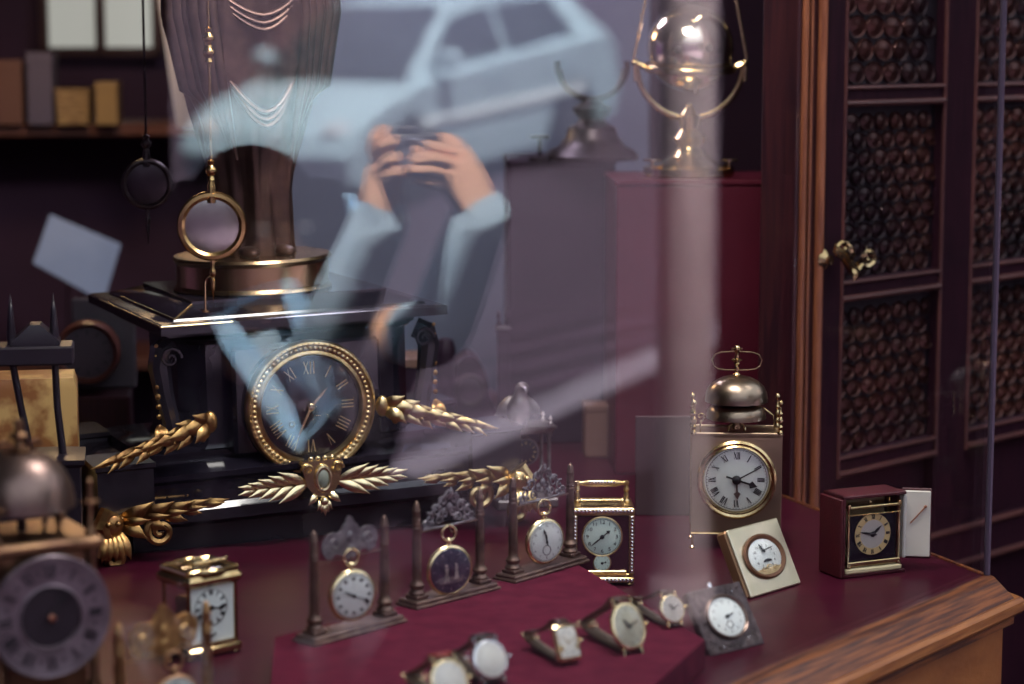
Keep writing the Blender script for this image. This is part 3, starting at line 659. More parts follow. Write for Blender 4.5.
t, b, M, L = leaning('framed_clock', 'square dark engraved metal frame with oval white watch, nearest the window ledge', (712,657), (766,644), .067, 33, .010, PEWTER, .0015)
for i in range(70):                              # raised foliage engraving round the opening
    x = random.uniform(-L/2+.003, L/2-.003); z = random.uniform(.003, .064)
    if abs(x) < L*.36 and abs(z-.0345) < .024: continue
    b.scroll((x,-.0004,z), random.uniform(.0016,.0034), 1.2, .0006, start=random.uniform(0,6), dirn=random.choice((-1,1)), n=14)
b.build('frame', mat('engraved_dark_silver', (.055,.040,.044), .42, .75, (.13,.10,.10), 160, .5, 260), t)
bz = MB(); Dm = M @ FACE((0,-.0010,.0345)) @ Matrix.Diagonal((L*.32/.0190,1,1,1)); sy = 1.07; print('frame', L)
bz.ring([(.0178,-.004),(.0208,-.002),(.0212,.0022),(.0200,.0030),(.0186,.0014)], 48, Dm @ Matrix.Diagonal((1,sy,1,1))); bz.build('bezel', mat('dark_bronze_bezel', (.20,.14,.12), .35, .8), t)
dial(t, Dm @ Matrix.Translation((0,0,.0004)), .0182, ENAMEL, mat('faded_dial_ink', (.33,.34,.34), .5), 'arabic', .76, .15, track=False, sy=sy, sub=(-.42,.2))
hand(t, Dm, 72, .0090, .0014, BLACKINK, 'hour_hand', .0016); hand(t, Dm, 248, .0030, .0020, BLACKINK, 'minute_hand', .0012)
for x, z in ((-.018,.006), (.017,.010), (.019,.058)):
    p = MB(); p.sphere((0,0,0), .0011, M=M @ Matrix.Translation((x,-.001,z))); p.build('rivet', STEEL, t)
p = MB(); p.lathe([(.003,0),(.003,.004),(.002,.005)], 14, M @ Matrix.Translation((-.002,.004,.067))); p.build('winding_knob', STEEL, t)

# ---------------------------------------------------------------- red leather cased travel clock
cr_, Lr, ar = span((845,580), (902,571)); ar = 66
t = thing('travel_clock', 'brass travel clock standing in an open red leather case lined with cream', 'travel clock', cr_, face_az(ar))
w, d, h = Lr*1.02, .042, .091; q = .004
b = MB(); b.box((0,d/2,q/2), (w,d,q), .001); b.box((0,d/2,h-q/2), (w,d,q), .001); b.box((-w/2+q/2,d/2,h/2), (q,d,h), .001); b.box((w/2-q/2,d/2+.006,h/2), (q,d-.012,h), .001); b.box((0,d-q/2,h/2), (w,q,h), .001)
b.build('case', REDLEATHER, t)
p = MB(); p.box((0,d/2-.004,q+.003), (w-.010,d-.006,.006), .0015); p.build('floor_pad', CREAM, t)
p = MB(); p.box((0,d-q-.001,h/2+.003), (w-.010,.002,h-.016), .0005); p.build('back_lining', CREAM, t)
dl = MB(); dl.box((-w/2-.0025, d*.47, h/2-.001), (.003, d*1.05, h-.004), .001); dl.build('left_door', REDLEATHER, t)
LM = Matrix.Translation((w/2+.001, .012, .015)) @ Matrix.Rotation(R(-32), 4, 'Z')
dr = MB(); dr.M = LM; dr.box((.0165,.0015,h/2-.008), (.033,.003,h-.012), .001); dr = dr.build('right_door', REDLEATHER, t)
p = MB(); p.M = LM; p.box((.0165,-.0012,h/2-.008), (.0305,.003,h-.017), .001); p.build('satin_lining', SATIN, dr)
p = MB(); p.M = LM; p.tube([(.010,-.0035,h*.42),(.0255,-.0035,h*.62)], .0011, 8, flat=.7); p.sphere((.0262,-.0035,h*.63), .0018); p.build('strap', mat('tan_leather', (.30,.11,.06), .5), dr)
p = MB(); p.M = Matrix.Translation((w/2+.0005,.004,.013)); p.box((.0,.004,h/2-.008), (.004,.010,h-.020), .001); p.build('hinge_lining', mat('pale_satin_strip', (.62,.60,.56), .5), t)
cwid, cz0, cz1 = w-.014, .0115, h-.012
fr = MB(); fr.box((0,.012,cz0+.003), (cwid,.024,.005), .0008); fr.build('frame_rail', BRASS, t); fr = MB(); fr.box((0,.012,cz1-.002), (cwid,.024,.003), .0008); fr.build('frame_rail', BRASS, t); fr = MB(); fr.tube([(-cwid/2,.0005,cz1-.010),(cwid/2,.0005,cz1-.010)], .0009, 8); fr.build('front_bar', BRASS, t)
for sx in (-1,1):
    for y in (.002,.022):
        p = MB(); p.lathe([(.0026,cz0-.001),(.0026,cz0+.002),(.0014,cz0+.004),(.0014,cz1-.006),(.0024,cz1-.003),(.0024,cz1+.002),(0,cz1+.004)], 12, Matrix.Translation((sx*(cwid/2-.0015),y,0))); p.build('pillar', BRASS, t)
p = MB(); p.box((0,.006,(cz0+cz1)/2-.004), (cwid-.006,.002,cz1-cz0-.014), .0004); p.build('dial_plate', mat('black_lacquer_plate', (.010,.006,.014), .2), t)
p = MB(); p.sphere((0,.010,cz1+.0015), .002); p.build('top_knob', BRASS, t)
Dm = FACE((0,.0045,cz1-.0335)); p = MB(); Dm = Dm @ Matrix.Diagonal((1.27,1.27,1,1)); p.ring([(.0125,0),(.0180,0),(.0180,.0008),(.0125,.0008)], 48, Dm); p.m = 1; p.M = Dm @ Matrix.Translation((0,0,.0008)); numerals(p, .0153, .0038, 'roman', .0003, bold=1.5); p.build('chapter_ring', [mat('gold_chapter_ring', (.66,.50,.24), .45, .35), BLACKINK], t)
p = MB(); p.lathe([(.0126,0),(.0126,.0005),(0,.0008)], 40, Dm); p.build('dial', SILVERDIAL, t)
hand(t, Dm, 282, .0145, .0020, BLACKINK, 'minute_hand', .0018); hand(t, Dm, 50, .0110, .0026, BLACKINK, 'hour_hand', .0014)

# ---------------------------------------------------------------- wristwatches on the felt
def wristwatch(label, px, a, face, casem, groundm, strapm, kind='stick', tilt=24, loop=.062, up=.036, sw=.0095, handsm=None, shape='round', liftm=None, twist=0, buckle=STEEL):
    c = fp(*px, BZ); t = thing('wristwatch', label, 'wristwatch', c, face_az(a), 'wristwatches in a row on the red felt')
    r = face; M = Matrix.Translation((0,.001,up*.56)) @ Matrix.Rotation(-R(tilt), 4, 'X'); Dm = M @ Matrix.Rotation(R(90),4,'X')
    k = MB(); sx, sy = (1,1) if shape == 'round' else ((.80,1.05) if shape == 'rect' else (.92,1.12))
    if shape == 'rect':
        k.M = Dm; k.rects([(r*1.9*sx,r*1.95*sy,-.004),(r*2.05*sx,r*2.1*sy,-.002),(r*2.05*sx,r*2.1*sy,.001),(r*1.8*sx,r*1.85*sy,.003)], r*.12)
    else: k.lathe([(0,-.0045),(r*.8,-.0042),(r*1.02,-.002),(r*1.05,.001),(r*1.0,.0026),(r*.92,.0032),(r*.9,.002),(0,.0018)], 48, Dm @ Matrix.Diagonal((sx,sy,1,1)))
    for u in (-1,1):
        for v in (-1,1): k.box((u*(sw+.0012), .001, v*r*1.08*sy), (.0026,.005,r*.42), .0009, M)
    k.build('case', casem, t)
    if shape == 'rect':
        p = MB(); p.M = Dm @ Matrix.Translation((0,0,.0028)); p.box((0,0,0), (r*1.62*sx,r*1.66*sy,.0012), .0003); p.m = 1; p.M = p.M @ Matrix.Translation((0,0,.0007)); numerals(p, r*.62, r*.2, 'stick', sx=sx, sy=sy, bold=.6); p.build('dial', [groundm, BLACKINK], t)
    else: dial(t, Dm @ Matrix.Translation((0,0,.0020)), r*.9, groundm, mat('dial_grey_ink', (.30,.29,.28), .5), kind, .76, .17, track=False, sy=sy/sx if shape == 'oval' else 1)
    if handsm is not None:
        hand(t, Dm, 320, r*.5, r*.10, handsm, 'hour_hand', .0032); hand(t, Dm, 70, r*.7, r*.08, handsm, 'minute_hand', .0036)
    g = MB()
    if shape != 'rect': g.lathe([(r*.92,.003),(r*.6,.0045),(0,.005)], 36, Dm @ Matrix.Diagonal((sx,sy,1,1)))
    else: g.M = Dm; g.rects([(r*1.7*sx,r*1.75*sy,.0036),(r*1.5*sx,r*1.5*sy,.0048)])
    g.build('crystal', CLEAR, t)
    p = MB(); p.lathe([(.0012,0),(.0022,.001),(.0022,.0035),(.0010,.004)], 12, M @ Matrix.Translation((r*1.05*sx,0,0)) @ Matrix.Rotation(R(90),4,'Y')); p.build('crown', casem, t)
    ty = math.sin(R(tilt))*r*1.15*sy; top = V3((0,.001+ty, up*.56+math.cos(R(tilt))*r*1.15*sy)); bot = V3((0,.001-ty, max(.0035, up*.56-math.cos(R(tilt))*r*1.15*sy)))
    path = [top, top+V3((0,.008,.001)), V3((0,loop*.45,top.z*.80)), V3((0,loop*.75,top.z*.55)), V3((0,loop*.96,.0165)), V3((0,loop*1.03,.0125)), V3((0,loop*.96,.0085)), V3((0,loop*.7,.0055)), V3((0,loop*.35,.0030)), V3((0,bot.y+.006,.0028)), bot]
    fine = []
    for i in range(len(path)-1):                 # smooth the strap's path
        p0, p1, p2, p3 = path[max(i-1,0)], path[i], path[i+1], path[min(i+2,len(path)-1)]
        for s in range(5):
            u = s/5; fine.append(.5*((2*p1)+(p2-p0)*u+(2*p0-5*p1+4*p2-p3)*u*u+(3*p1-p0-3*p2+p3)*u**3))
    fine.append(path[-1])
    st = MB(); rg_o = []; n = len(fine)
    for i, p in enumerate(fine):
        tan = (fine[min(i+1,n-1)]-fine[max(i-1,0)]).normalized(); nn = V3((0, -tan.z, tan.y)); wv = sw*(1-.18*math.sin(math.pi*i/(n-1)))
        rg_o.append([p+V3((-wv,0,0))+nn*.0009, p+V3((wv,0,0))+nn*.0009, p+V3((wv,0,0))-nn*.0009, p+V3((-wv,0,0))-nn*.0009])
    for i in range(n-1):
        a_, b_ = rg_o[i], rg_o[i+1]
        for k_ in range(4):
            j_ = (k_+1) % 4; st.m = 1 if k_ == 2 else 0
            st.add([a_[k_], a_[j_], b_[j_], b_[k_]], [(0,1,2,3)])
    bm_v = st
    so = st.build('strap', [strapm, LINING], t)
    bmm = bmesh.new(); bmm.from_mesh(so.data); bmesh.ops.remove_doubles(bmm, verts=bmm.verts[:], dist=1e-6); bmesh.ops.recalc_face_normals(bmm, faces=bmm.faces[:]); bmm.to_mesh(so.data); bmm.free()
    bu = MB(); bu.M = Matrix.Translation((0,loop*.99,.0115)) @ Matrix.Rotation(R(35),4,'X')
    bu.tube([(-sw*1.05,-.004,0),(sw*1.05,-.004,0),(sw*1.05,.004,0),(-sw*1.05,.004,0)], .0009, 6, True); bu.tube([(0,-.004,.0005),(0,.0045,.001)], .0006, 6); bu.build('buckle', buckle, t)
    return t
WDIAL = mat('white_watch_dial', (.86,.84,.76), .3, 0, (.8,.78,.7), 30)
CHAMP = mat('champagne_dial', (.52,.50,.38), .35, .2, (.42,.40,.30), 200)
wristwatch('gold wristwatch with blank white dial on a red leather strap', (449,707), 58, .0175, PALEGOLD, WDIAL, STRAPRED, loop=.060, up=.040, buckle=PALEGOLD)
wristwatch('silver wristwatch with blank white dial on a black leather strap', (490,684), 58, .0168, STEEL, WDIAL, STRAPBLACK, loop=.056, up=.038)
wristwatch('small rectangular gold wristwatch with pale dial', (567,664), 58, .0150, PALEGOLD, WDIAL, STRAPBROWN, shape='rect', loop=.062, up=.034, sw=.0070, handsm=mat('gold_hands', (.5,.42,.3), .4), buckle=PALEGOLD)
wristwatch('oval gold wristwatch with champagne patterned dial on a brown strap', (628,652), 58, .0190, PALEGOLD, CHAMP, STRAPBROWN, shape='oval', loop=.066, up=.042, sw=.0085, handsm=BLACKINK, buckle=PALEGOLD)
wristwatch('small round gold wristwatch with silvered dial, last in the row beside the engraved frame', (672,627), 58, .0135, PALEGOLD, SILVERDIAL, STRAPBROWN, loop=.062, up=.031, sw=.0065, handsm=BLACKINK, buckle=PALEGOLD)

# ---------------------------------------------------------------- black marble mantel clock with a bronze figure
MA = 66; q = at(314, 407, 2.53); e1 = az(MA); e2 = V3((-e1.y, e1.x, 0)); DZ = q.z
mc = V3((q.x, q.y, 0))+e2*.10
t = thing('mantel_clock', 'large black marble mantel clock with gilt-rimmed black dial and bronze figure on top', 'mantel clock', mc, face_az(MA)); t.rotation_euler[1] = R(-1.2); t.scale = (1.07,1.07,1.07); DZ /= 1.07
b = MB(); b.rects([(.40,.22,.0),(.40,.22,.030)], cy=.03); b.rects([(.44,.25,.030),(.455,.265,.036),(.455,.265,.048),(.445,.255,.054),(.445,.255,.078),(.452,.262,.082),(.452,.262,.088),(.41,.22,.096)], cy=.03)
b.build('base', MARBLE, t)
for s in (-1,1):
    p = MB(); p.M = Matrix.Translation((s*.212, -.075, 0)); p.rects([(.060,.070,.030),(.060,.070,.100),(.064,.074,.102),(.064,.074,.107)]); p.build('corner_block', MARBLE2, t)
    p = MB(); p.M = Matrix.Translation((s*.212, .125, 0)); p.rects([(.060,.070,.030),(.060,.070,.100),(.064,.074,.102),(.064,.074,.107)]); p.build('corner_block', MARBLE2, t)
b = MB(); b.rects([(.36,.19,.094),(.36,.19,.104),(.33,.17,.108)], .0, .03); b.rects([(.275,.17,.106),(.265,.165,.114),(.265,.165,.219),(.275,.175,.224)], .025, .0+.02); b.box((0,-.05,.158), (.17,.07,.12), .004); b.build('body', MARBLE, t)
b = MB(); b.rects([(.272,.20,.221),(.288,.22,.226),(.288,.22,.230),(.312,.25,.2355),(.326,.33,.237),(.326,.33,.2465),(.318,.322,.2485)], .0, .0725)
b.build('cornice', MARBLE2, t)
b = MB(); b.rects([(.29,.29,.248),(.285,.285,.251),(.225,.21,.261),(.225,.21,.264)], .0, .07); b.build('attic', MARBLE, t)
f = MB()
for s in (-1,): f.tube([(-.163,-.0925,.2465),(-.085,-.0925,.2465)], .0014, 6)
f.tube([(-.163,-.0925,.2465),(-.163,.18,.2465)], .0010, 6); f.tube([(-.1425,-.0725,.251),(-.1125,-.035,.261)], .0014, 6); f.tube([(-.1425,-.0725,.251),(-.1425,.16,.251)], .0009, 6)
f.build('edge_highlight', PALEGOLD, t)  # pale gold tubes standing in for highlights along the marble edges
f = MB(); f.M = Matrix.Translation((-.015, .055, .2635)); f.lathe([(.088,0),(.090,.002),(.0885,.005),(.0865,.007),(.0865,.031),(.0885,.033),(.090,.036),(.088,.039),(.070,.040),(0,.040)], 64)
f.build('drum', mat('bronze_gilt_drum', (.50,.36,.20), .26, 1, (.32,.21,.13), 15), t)
# the draped figure
st = MB(); st.M = Matrix.Translation((-.012, .055, .3025)); rg = []
prof = [(0,.046,.044),(.006,.047,.045),(.03,.043,.041),(.07,.042,.039),(.11,.050,.043),(.16,.062,.050),(.21,.076,.056),(.26,.086,.060),(.31,.088,.060),(.35,.078,.054),(.39,.058,.044),(.42,.046,.036),(.45,.048,.034),(.48,.056,.036),(.51,.060,.034),(.53,.050,.028),(.545,.026,.020),(.56,.017,.017),(.575,.017,.017),(.585,.022,.024),(.60,.027,.030),(.62,.029,.032),(.64,.026,.029),(.655,.015,.018),(.66,.002,.003)]
NA = 72
for z, rx, ry in prof:
    amp = .22*max(0, min(1, (.40-z)/.12))*min(1, .35+z/.05); r_ = []
    for i in range(NA):
        a = 2*math.pi*i/NA; sag = .5*math.sin(a*1.0+1)*.3
        fd = math.sin(7*a+14*z+sag)+.55*math.sin(13*a-19*z+1.3)+.35*math.sin(21*a+9*z)
        if z > .12: fd += .8*math.sin(40*(z-.05*abs(math.sin(a/2+.6)))+2*a)*max(0, math.sin(a*2))
        m_ = 1+amp*.42*fd; r_.append((rx*m_*math.cos(a), ry*m_*math.sin(a), z+.004*math.sin(3*a)*(1 if 0 < z < .6 else 0)))
    rg.append(r_)
st.loft(rg)
for s in (-1,1):                                 # arms holding the mantle, hanging swags of cloth
    st.tube([(s*.050,0,.515),(s*.072,-.006,.46),(s*.085,-.018,.40),(s*.080,-.045,.36)], [.017,.014,.012,.010], 12)
    st.sphere((s*.080,-.052,.355), .011, (1,1.3,.9))
    for k in range(6):
        w0 = .006+.0015*(k % 3); x0 = s*(.052+.008*k)
        st.tube([(x0,-.040+.004*k,.365),(x0*1.02,-.050+.005*k,.27),(x0*.86,-.052+.005*k,.19),(x0*.60,-.047+.004*k,.11+.012*k)], [w0,w0*1.15,w0,.002], 8, flat=.7)
for k in (0, 2):                                 # deep swags across the front
    y0 = .33-.045*k; wv = .078-.010*k
    for e_ in (0, .014, .026):
        st.tube([(wv*(1-e_*6)*i/8, -.030-.034*(1-(i/8)**2), y0-e_*.6-(.062+.008*k)*(1-abs(i/8)**1.7)) for i in range(-8, 9)], [.0012+.0026*(1-(i/8)**2) for i in range(-8, 9)], 8, flat=.6)
for x, y in ((-.02,-.046), (.022,-.044)): st.sphere((x,y,.006), .012, (.9,1.7,.6))
st.sphere((0,.022,.63), .016)                    # hair knot
for s in (-1,1): st.sphere((s*.011,-.0285,.622), .0035)
st.sphere((0,-.033,.612), .0045, (.8,1,1.3))
st.build('draped_figure', BRONZE, t, smooth=1.2)
# dial
bz = MB(); Fm = FACE((0,-.088,DZ)); bz.ring([(.056,-.003),(.0735,-.003),(.0742,.006),(.0722,.0105),(.0700,.0115),(.0685,.0095),(.0625,.0075),(.0600,.0090),(.0585,.0092),(.0570,.0060)], 80, Fm)
n_ = 72
for i in range(n_):
    a = 2*math.pi*i/n_; bz.sphere((.0654*math.cos(a), .0654*math.sin(a), .0086), .0026, (1,1,.6), 8, 5, Fm)
    bz.sphere((.0708*math.cos(a+.04), .0708*math.sin(a+.04), .0112), .0013, (1,1,.6), 6, 4, Fm)
bz.build('bezel', GILT, t)
Dm = FACE((0,-.0895,DZ)); dial(t, Dm, .0575, BLACKDIAL, GOLDINK, 'roman', .75, .24, bold=.62, track=False, wide=1.35)
hand(t, Dm, 44, .030, .0032, PALEGOLD, 'hour_hand', .003, 'leaf', .1); hand(t, Dm, 207, .044, .0028, PALEGOLD, 'minute_hand', .0036, 'leaf', .1)
p = MB(); p.lathe([(.0042,.0),(.0042,.005),(.003,.0062),(0,.0066)], 20, Dm); p.build('centre_boss', PALEGOLD, t)
p = MB(); p.ring([(.0016,0),(.0034,0),(.0034,.0012),(.0016,.0012)], 20, Dm @ Matrix.Translation((-.0215,-.0175,0))); p.build('winding_hole', OLDBRASS, t)
g = MB(); g.lathe([(.0572,.006),(.045,.0095),(0,.0125)], 48, Dm); g.build('dial_glass', CLEAR, t)
# gilt mask with laurel sprays below the dial
c = MB(); CY = -.107; cz = .069
c.M = Matrix.Translation((.004,0,0))
c.prism([(-.024,.018),(-.022,.022),(.022,.022),(.024,.018),(.018,-.006),(.010,-.016),(0,-.019),(-.010,-.016),(-.018,-.006)], -.004, .006, FACE((0,CY,cz)))
c.torus(.0095, .0022, 28, 8, FACE((0,CY-.008,cz+.002)) @ Matrix.Diagonal((.85,1.35,1,1)))
for s in (-1,1):
    c.scroll((s*.017,CY-.008,cz+.012), .0065, 1.3, .0022, ax=V3((s,0,0))); c.leaf((s*.006,CY-.004,cz-.014), (s*.019,CY-.006,cz-.026), .004)
for x in (-.012,-.004,.004,.012): c.sphere((x,CY-.003,cz+.024), .0028)
for a in range(-2,3): c.leaf((0,CY-.004,cz-.021), (a*.0045,CY-.007,cz-.040+abs(a)*.0035), .0036)
c.sphere((0,CY-.008,cz-.023), .005)
c = c.build('cartouche', PALEGOLD, t)
g = MB(); g.M = Matrix.Translation((.004,0,0)); g.sphere((0,CY-.008,cz+.002), .0075, (.85,.45,1.3)); g.build('oval_cabochon', mat('grey_green_stone', (.22,.24,.20), .25), c)
for s in (-1,1):
    l = MB(); l.tube([(.004+s*.022,CY-.003,cz),(.004+s*.050,CY-.003,cz-.004),(.004+s*.085,CY-.003,cz-.003)], .0016, 6)
    for j in range(5):
        u = j/4; x = .024+.052*u; ln = .036*(1-.25*u)
        l.leaf((.004+s*(x-.006),CY-.003,cz-.003), (.004+s*(x+ln*.8),CY-.008,cz+.012*(1-u)+.003), .0056*(1-.2*u), bend=.12); l.leaf((.004+s*(x-.006),CY-.003,cz-.003), (.004+s*(x+ln*.8),CY-.008,cz-.014*(1-u)-.006), .0056*(1-.2*u), bend=.12)
    l.build('laurel_spray', PALEGOLD, t)
for s in (-1,1):                                 # scroll consoles at the body's corners
    p = MB(); p.M = Matrix.Translation((s*.142,-.045,0)); pts = [(0,0,.219),(s*.010,-.004,.214),(s*.014,-.006,.198),(s*.010,-.006,.170),(s*.004,-.006,.140),(0,-.006,.118)]
    p.tube(pts, [.012,.014,.013,.011,.010,.012], 10); p.scroll((s*.004,-.018,.208), .012, 1.5, .0025); p.scroll((0,-.018,.122), .009, 1.5, .002); p.build('console', MARBLE2, t)
    p = MB()                                     # drop of gilt flowers beside it
    for k in range(9): p.sphere((s*.160,-.058,.222-.011*k), .0034-.0012*abs(k-5)/5, (1,.7,1), 10, 6)
    for k in range(5): p.leaf((s*.160,-.056,.135), (s*.160+(k-2)*.005,-.066,.118), .004)
    p.build('flower_drop', DARKGILT, t)
    l = MB(); rnd = random.Random(3)             # acanthus spray lying on the step
    M0 = GILT if s > 0 else DARKGILT; x0_ = .082 if s > 0 else .118
    for j in range(7):
        u = j/6; x = x0_+.095*u; z = .142-.026*u
        for v in (-1,0,1):
            l.leaf((s*x,-.098,z), (s*(x+.034-.014*abs(v)+.006*rnd.random()),-.106-.010*rnd.random(),z-.006+v*(.012+.006*rnd.random())*(1-.6*u)-.004*u), (.0070+.0025*rnd.random())*(1-.5*u))
    for j in range(16): l.sphere((s*(x0_+.007+.05*rnd.random()),-.104-.006*rnd.random(),.130+.020*rnd.random()-.01), .0028+.0012*rnd.random(), (1,1,1), 8, 6)
    l.sphere((s*(x0_-.002),-.100,.142), .010, (.8,.7,1.2)); l.tube([(s*(x0_-.005),-.096,.140),(s*(x0_+.045),-.098,.128),(s*(x0_+.095),-.100,.113)], [.005,.004,.0015], 8)
    l.build('acanthus_spray', M0, t)
    for yy, back in ((-.115,0), (.165,1)):
        l = MB(); sg = -1 if not back else 1; o = V3((s*.232, yy, 0))
        l.scroll(o+V3((0,sg*.006,.011)), .011, 1.4, .0055, ax=V3((s,0,0)), start=R(90))
        l.tube([o+V3((0,sg*.004,.060)),o+V3((s*.010,sg*.008,.045)),o+V3((s*.004,sg*.006,.028)),o+V3((s*.010,sg*.006,.012))], [.012,.012,.009,.008], 10)
        l.sphere(o+V3((0,sg*.010,.048)), .012, (1,.8,1.1)); l.sphere(o+V3((s*-.004,sg*.018,.050)), .0035); l.sphere(o+V3((s*.006,sg*.018,.050)), .0035)
        for k in range(-2,3): l.leaf(o+V3((k*.003,sg*.010,.040)), o+V3((k*.008,sg*.016,.010)), .006, lift=(0,sg,0))
        for j in range(5):
            u = j/4; x = s*(.222-.082*u); z = .050+.010*u; rv = rnd.random()
            l.leaf((x,yy+sg*.004,z), (x-s*(.032+.008*rv),yy+sg*(.010+.006*rv),z+.016*(1-u)+.004), .0085*(1-.45*u), lift=(0,sg,0)); l.leaf((x,yy+sg*.004,z), (x-s*(.024+.008*rv),yy+sg*(.014-.006*rv),z-.018*(1-u)-.002), .0078*(1-.45*u), lift=(0,sg,0)); l.leaf((x,yy+sg*.008,z), (x-s*.030,yy+sg*.018,z+.002), .005*(1-.4*u), lift=(0,sg,0))
        l.scroll((s*.182,yy+sg*.012,.036), .015, 1.6, .0045, ax=V3((-s,0,0)), start=R(120)); l.tube([(s*.225,yy+sg*.004,.050),(s*.18,yy+sg*.008,.056),(s*.135,yy+sg*.006,.058)], [.006,.005,.002], 8)
        l.sphere((s*.125,yy+sg*.006,.060), .005)
        l.build('scroll_foot', GILT if s > 0 else DARKGILT, t)

# ---------------------------------------------------------------- brass pendulum hanging in front, and a dark copy for its mirror image
def pendulum(label, bx, by, D, Ro, Ri, m, discm, knops, thick=.006):
    c = at(bx, by, D); k = D/F
    t = thing('pendulum', label, 'pendulum', c, face_az(84), None)
    p = MB(); Fm = FACE((0,0,0)); p.ring([(Ri,-thick),(Ro*.92,-thick),(Ro,-thick*.3),(Ro,thick*.3),(Ro*.95,thick*.8),(Ri*1.12,thick*.9),(Ri*1.02,thick*.5),(Ri,0)], 64, Fm); p.build('bob_ring', m, t)
    p = MB(); p.lathe([(Ri*1.01,-.003),(Ri*1.01,.001),(Ri*.8,.0022),(0,.0035)], 48, Fm); p.build('bob_lens', discm, t)
    p = MB(); top = TOPZ-c.z
    p.lathe([(.0016,Ro*.9),(.0016,top)], 12); p.lathe([(.0016,Ri*.86),(.0050,Ri*.88),(.0048,Ro*1.15),(.0030,Ro*1.3),(.0030,Ro*1.42)], 16)
    for z in knops: p.lathe([(.0016,z-.012),(.0045,z-.010),(.0030,z-.006),(.0062,z-.002),(.0066,z),(.0062,z+.002),(.0030,z+.006),(.0045,z+.010),(.0016,z+.012)], 18)
    p.build('rod', m, t)
    p = MB(); p.lathe([(0,-Ro-.046),(.0016,-Ro-.030),(.0030,-Ro-.022),(.0018,-Ro-.018),(.0036,-Ro-.014),(.0036,-Ro-.011),(.0020,-Ro-.008),(.0030,-Ro+.001)], 14); p.build('finial', m, t)
    return t
pendulum('brass pendulum with a ring bob and lens, hanging before the bronze figure', 212, 226, 2.36, .0375, .0285, mat('warm_brass', (.62,.42,.18), .25, 1, (.42,.26,.11), 30), mat('old_mirror_lens', (.50,.46,.42), .22, .85, (.36,.33,.32), 25), [.0375+.022, .185, .200])
pendulum('dark copy of the brass pendulum further back, standing in for its mirror image', 147, 184, 2.75, .0320, .0250, DARKBRONZE, mat('dark_lens', (.05,.035,.045), .3, .6), [.05])
hk = at(205, 281, 2.44); p = MB(); p.tube([(0,0,-.035),(0,0,-.004),(.002,0,.002),(.006,0,.004),(.010,0,.002)], .0012, 8)
hk2 = thing('brass_hook', 'small bent brass hook upright on the marble clock beside the pendulum tip', 'hook', (hk.x, hk.y, hk.z-.035), 0); p.M = Matrix.Translation((0,0,.035)); 
p = MB(); p.tube([(0,0,0),(0,0,.033),(.001,0,.037),(.005,0,.040),(.009,0,.038)], .0012, 8); p.sphere((.009,0,.038), .0022); p.lathe([(.004,0),(.004,.002)], 12); p.build('rod', BRASS, hk2)

# ---------------------------------------------------------------- red plinth with the globe clock; plum plinth and dark stand added as their mirror image
def plinth(label, pxl, pxr, ytop, D, a, m, dep=.20):
    l, r = at(pxl, ytop, D), at(pxr, ytop, D); h = l.z; w = (r-l).length
    c = (l+r)/2; o = thing('plinth', label, 'plinth', (c.x, c.y, 0), face_az(a))
    b = MB(); b.box((0,dep/2,h/2-.004), (w-.004,dep-.004,h-.008), .002); b.build('body', m, o)
    b = MB(); b.box((0,dep/2,h-.004), (w,dep,.008), .002); b.build('top', m, o)
    return o, c, h
o, pc, ph = plinth('tall red lacquered plinth carrying the globe clock', 615, 784, 180, 2.92, 88, REDPLINTH)
o, qc, qh = plinth('dark plum plinth standing in for the mirror image of the red one', 507, 617, 160, 3.15, 88, PURPLEPLINTH)
gc = at(690, 60, 3.0); t = thing('globe_clock', 'reflective globe clock in a brass ring atop the red plinth', 'globe clock', (gc.x, gc.y, ph), 0); kk = 3.0/F
Z = lambda y: at(690, y, 3.0).z-ph
gz = Z(48); 
p = MB(); p.lathe([(.060,0),(.062,.002),(.062,.012),(.058,.015),(.046,.017),(.030,.024),(.022,.030),(.016,.040),(.020,.046),(.024,.052),(.018,.058),(.013,.064),(.016,Z(116)),(.010,Z(112)),(.006,Z(107))], 40); p.build('stand', BRASS, t)
for s in (-1,1):
    q_ = MB(); q_.lathe([(.002,.012),(.002,.022),(.012,.0225),(.012,.025),(.002,.026)], 18, Matrix.Translation((s*.052,-.030,0))); q_.build('levelling_screw', PALEGOLD, t)
RR = 53*kk
p = MB(); p.tube([(RR*math.sin(R(a)), 0, gz-.030-RR*math.cos(R(a))+.008) for a in range(-88, 89, 8)], .0042, 10, flat=.5); p.sphere((0,0,Z(107)), .006); p.build('gimbal_ring', BRASS, t)
p = MB(); p.torus(.0600, .0035, 48, 10, Matrix.Translation((0,0,gz-.026)) @ Matrix.Rotation(R(6),4,'X'), flat=1.6)
for s in (-1,1): p.tube([(s*.060,0,gz-.026),(s*.074,0,gz-.020)], .0045, 8); p.sphere((s*.074,0,gz-.020), .0055)
p.build('equator_ring', BRASS, t)
p = MB()
for s in (-1,1): p.tube([(s*.074,-.002,gz-.045),(s*.076,-.002,gz-.012),(s*.050,-.002,gz+.120),(s*.020,-.002,gz+.165),(0,-.002,gz+.175)], .0022, 8, flat=.6)
p.build('carrying_bail', PALEGOLD, t)
p = MB(); p.sphere((0,0,gz), .0590, n=48, k=28); p.build('globe', mat('silvered_glass_globe', (.74,.66,.56), .16, 1), t)
p = MB()
for s, z in ((-1,-.002),(1,0)): p.lathe([(.0052,0),(.0052,.003),(.0034,.0045),(.0034,.003),(.0015,.003),(.0015,.005),(0,.005)], 18, Matrix.Translation((s*.0195,-.0530,gz+z)) @ Matrix.Rotation(R(90),4,'X') @ Matrix.Rotation(R(s*20),4,'Y'))
p.build('winding_arbor', BLACKINK, t)
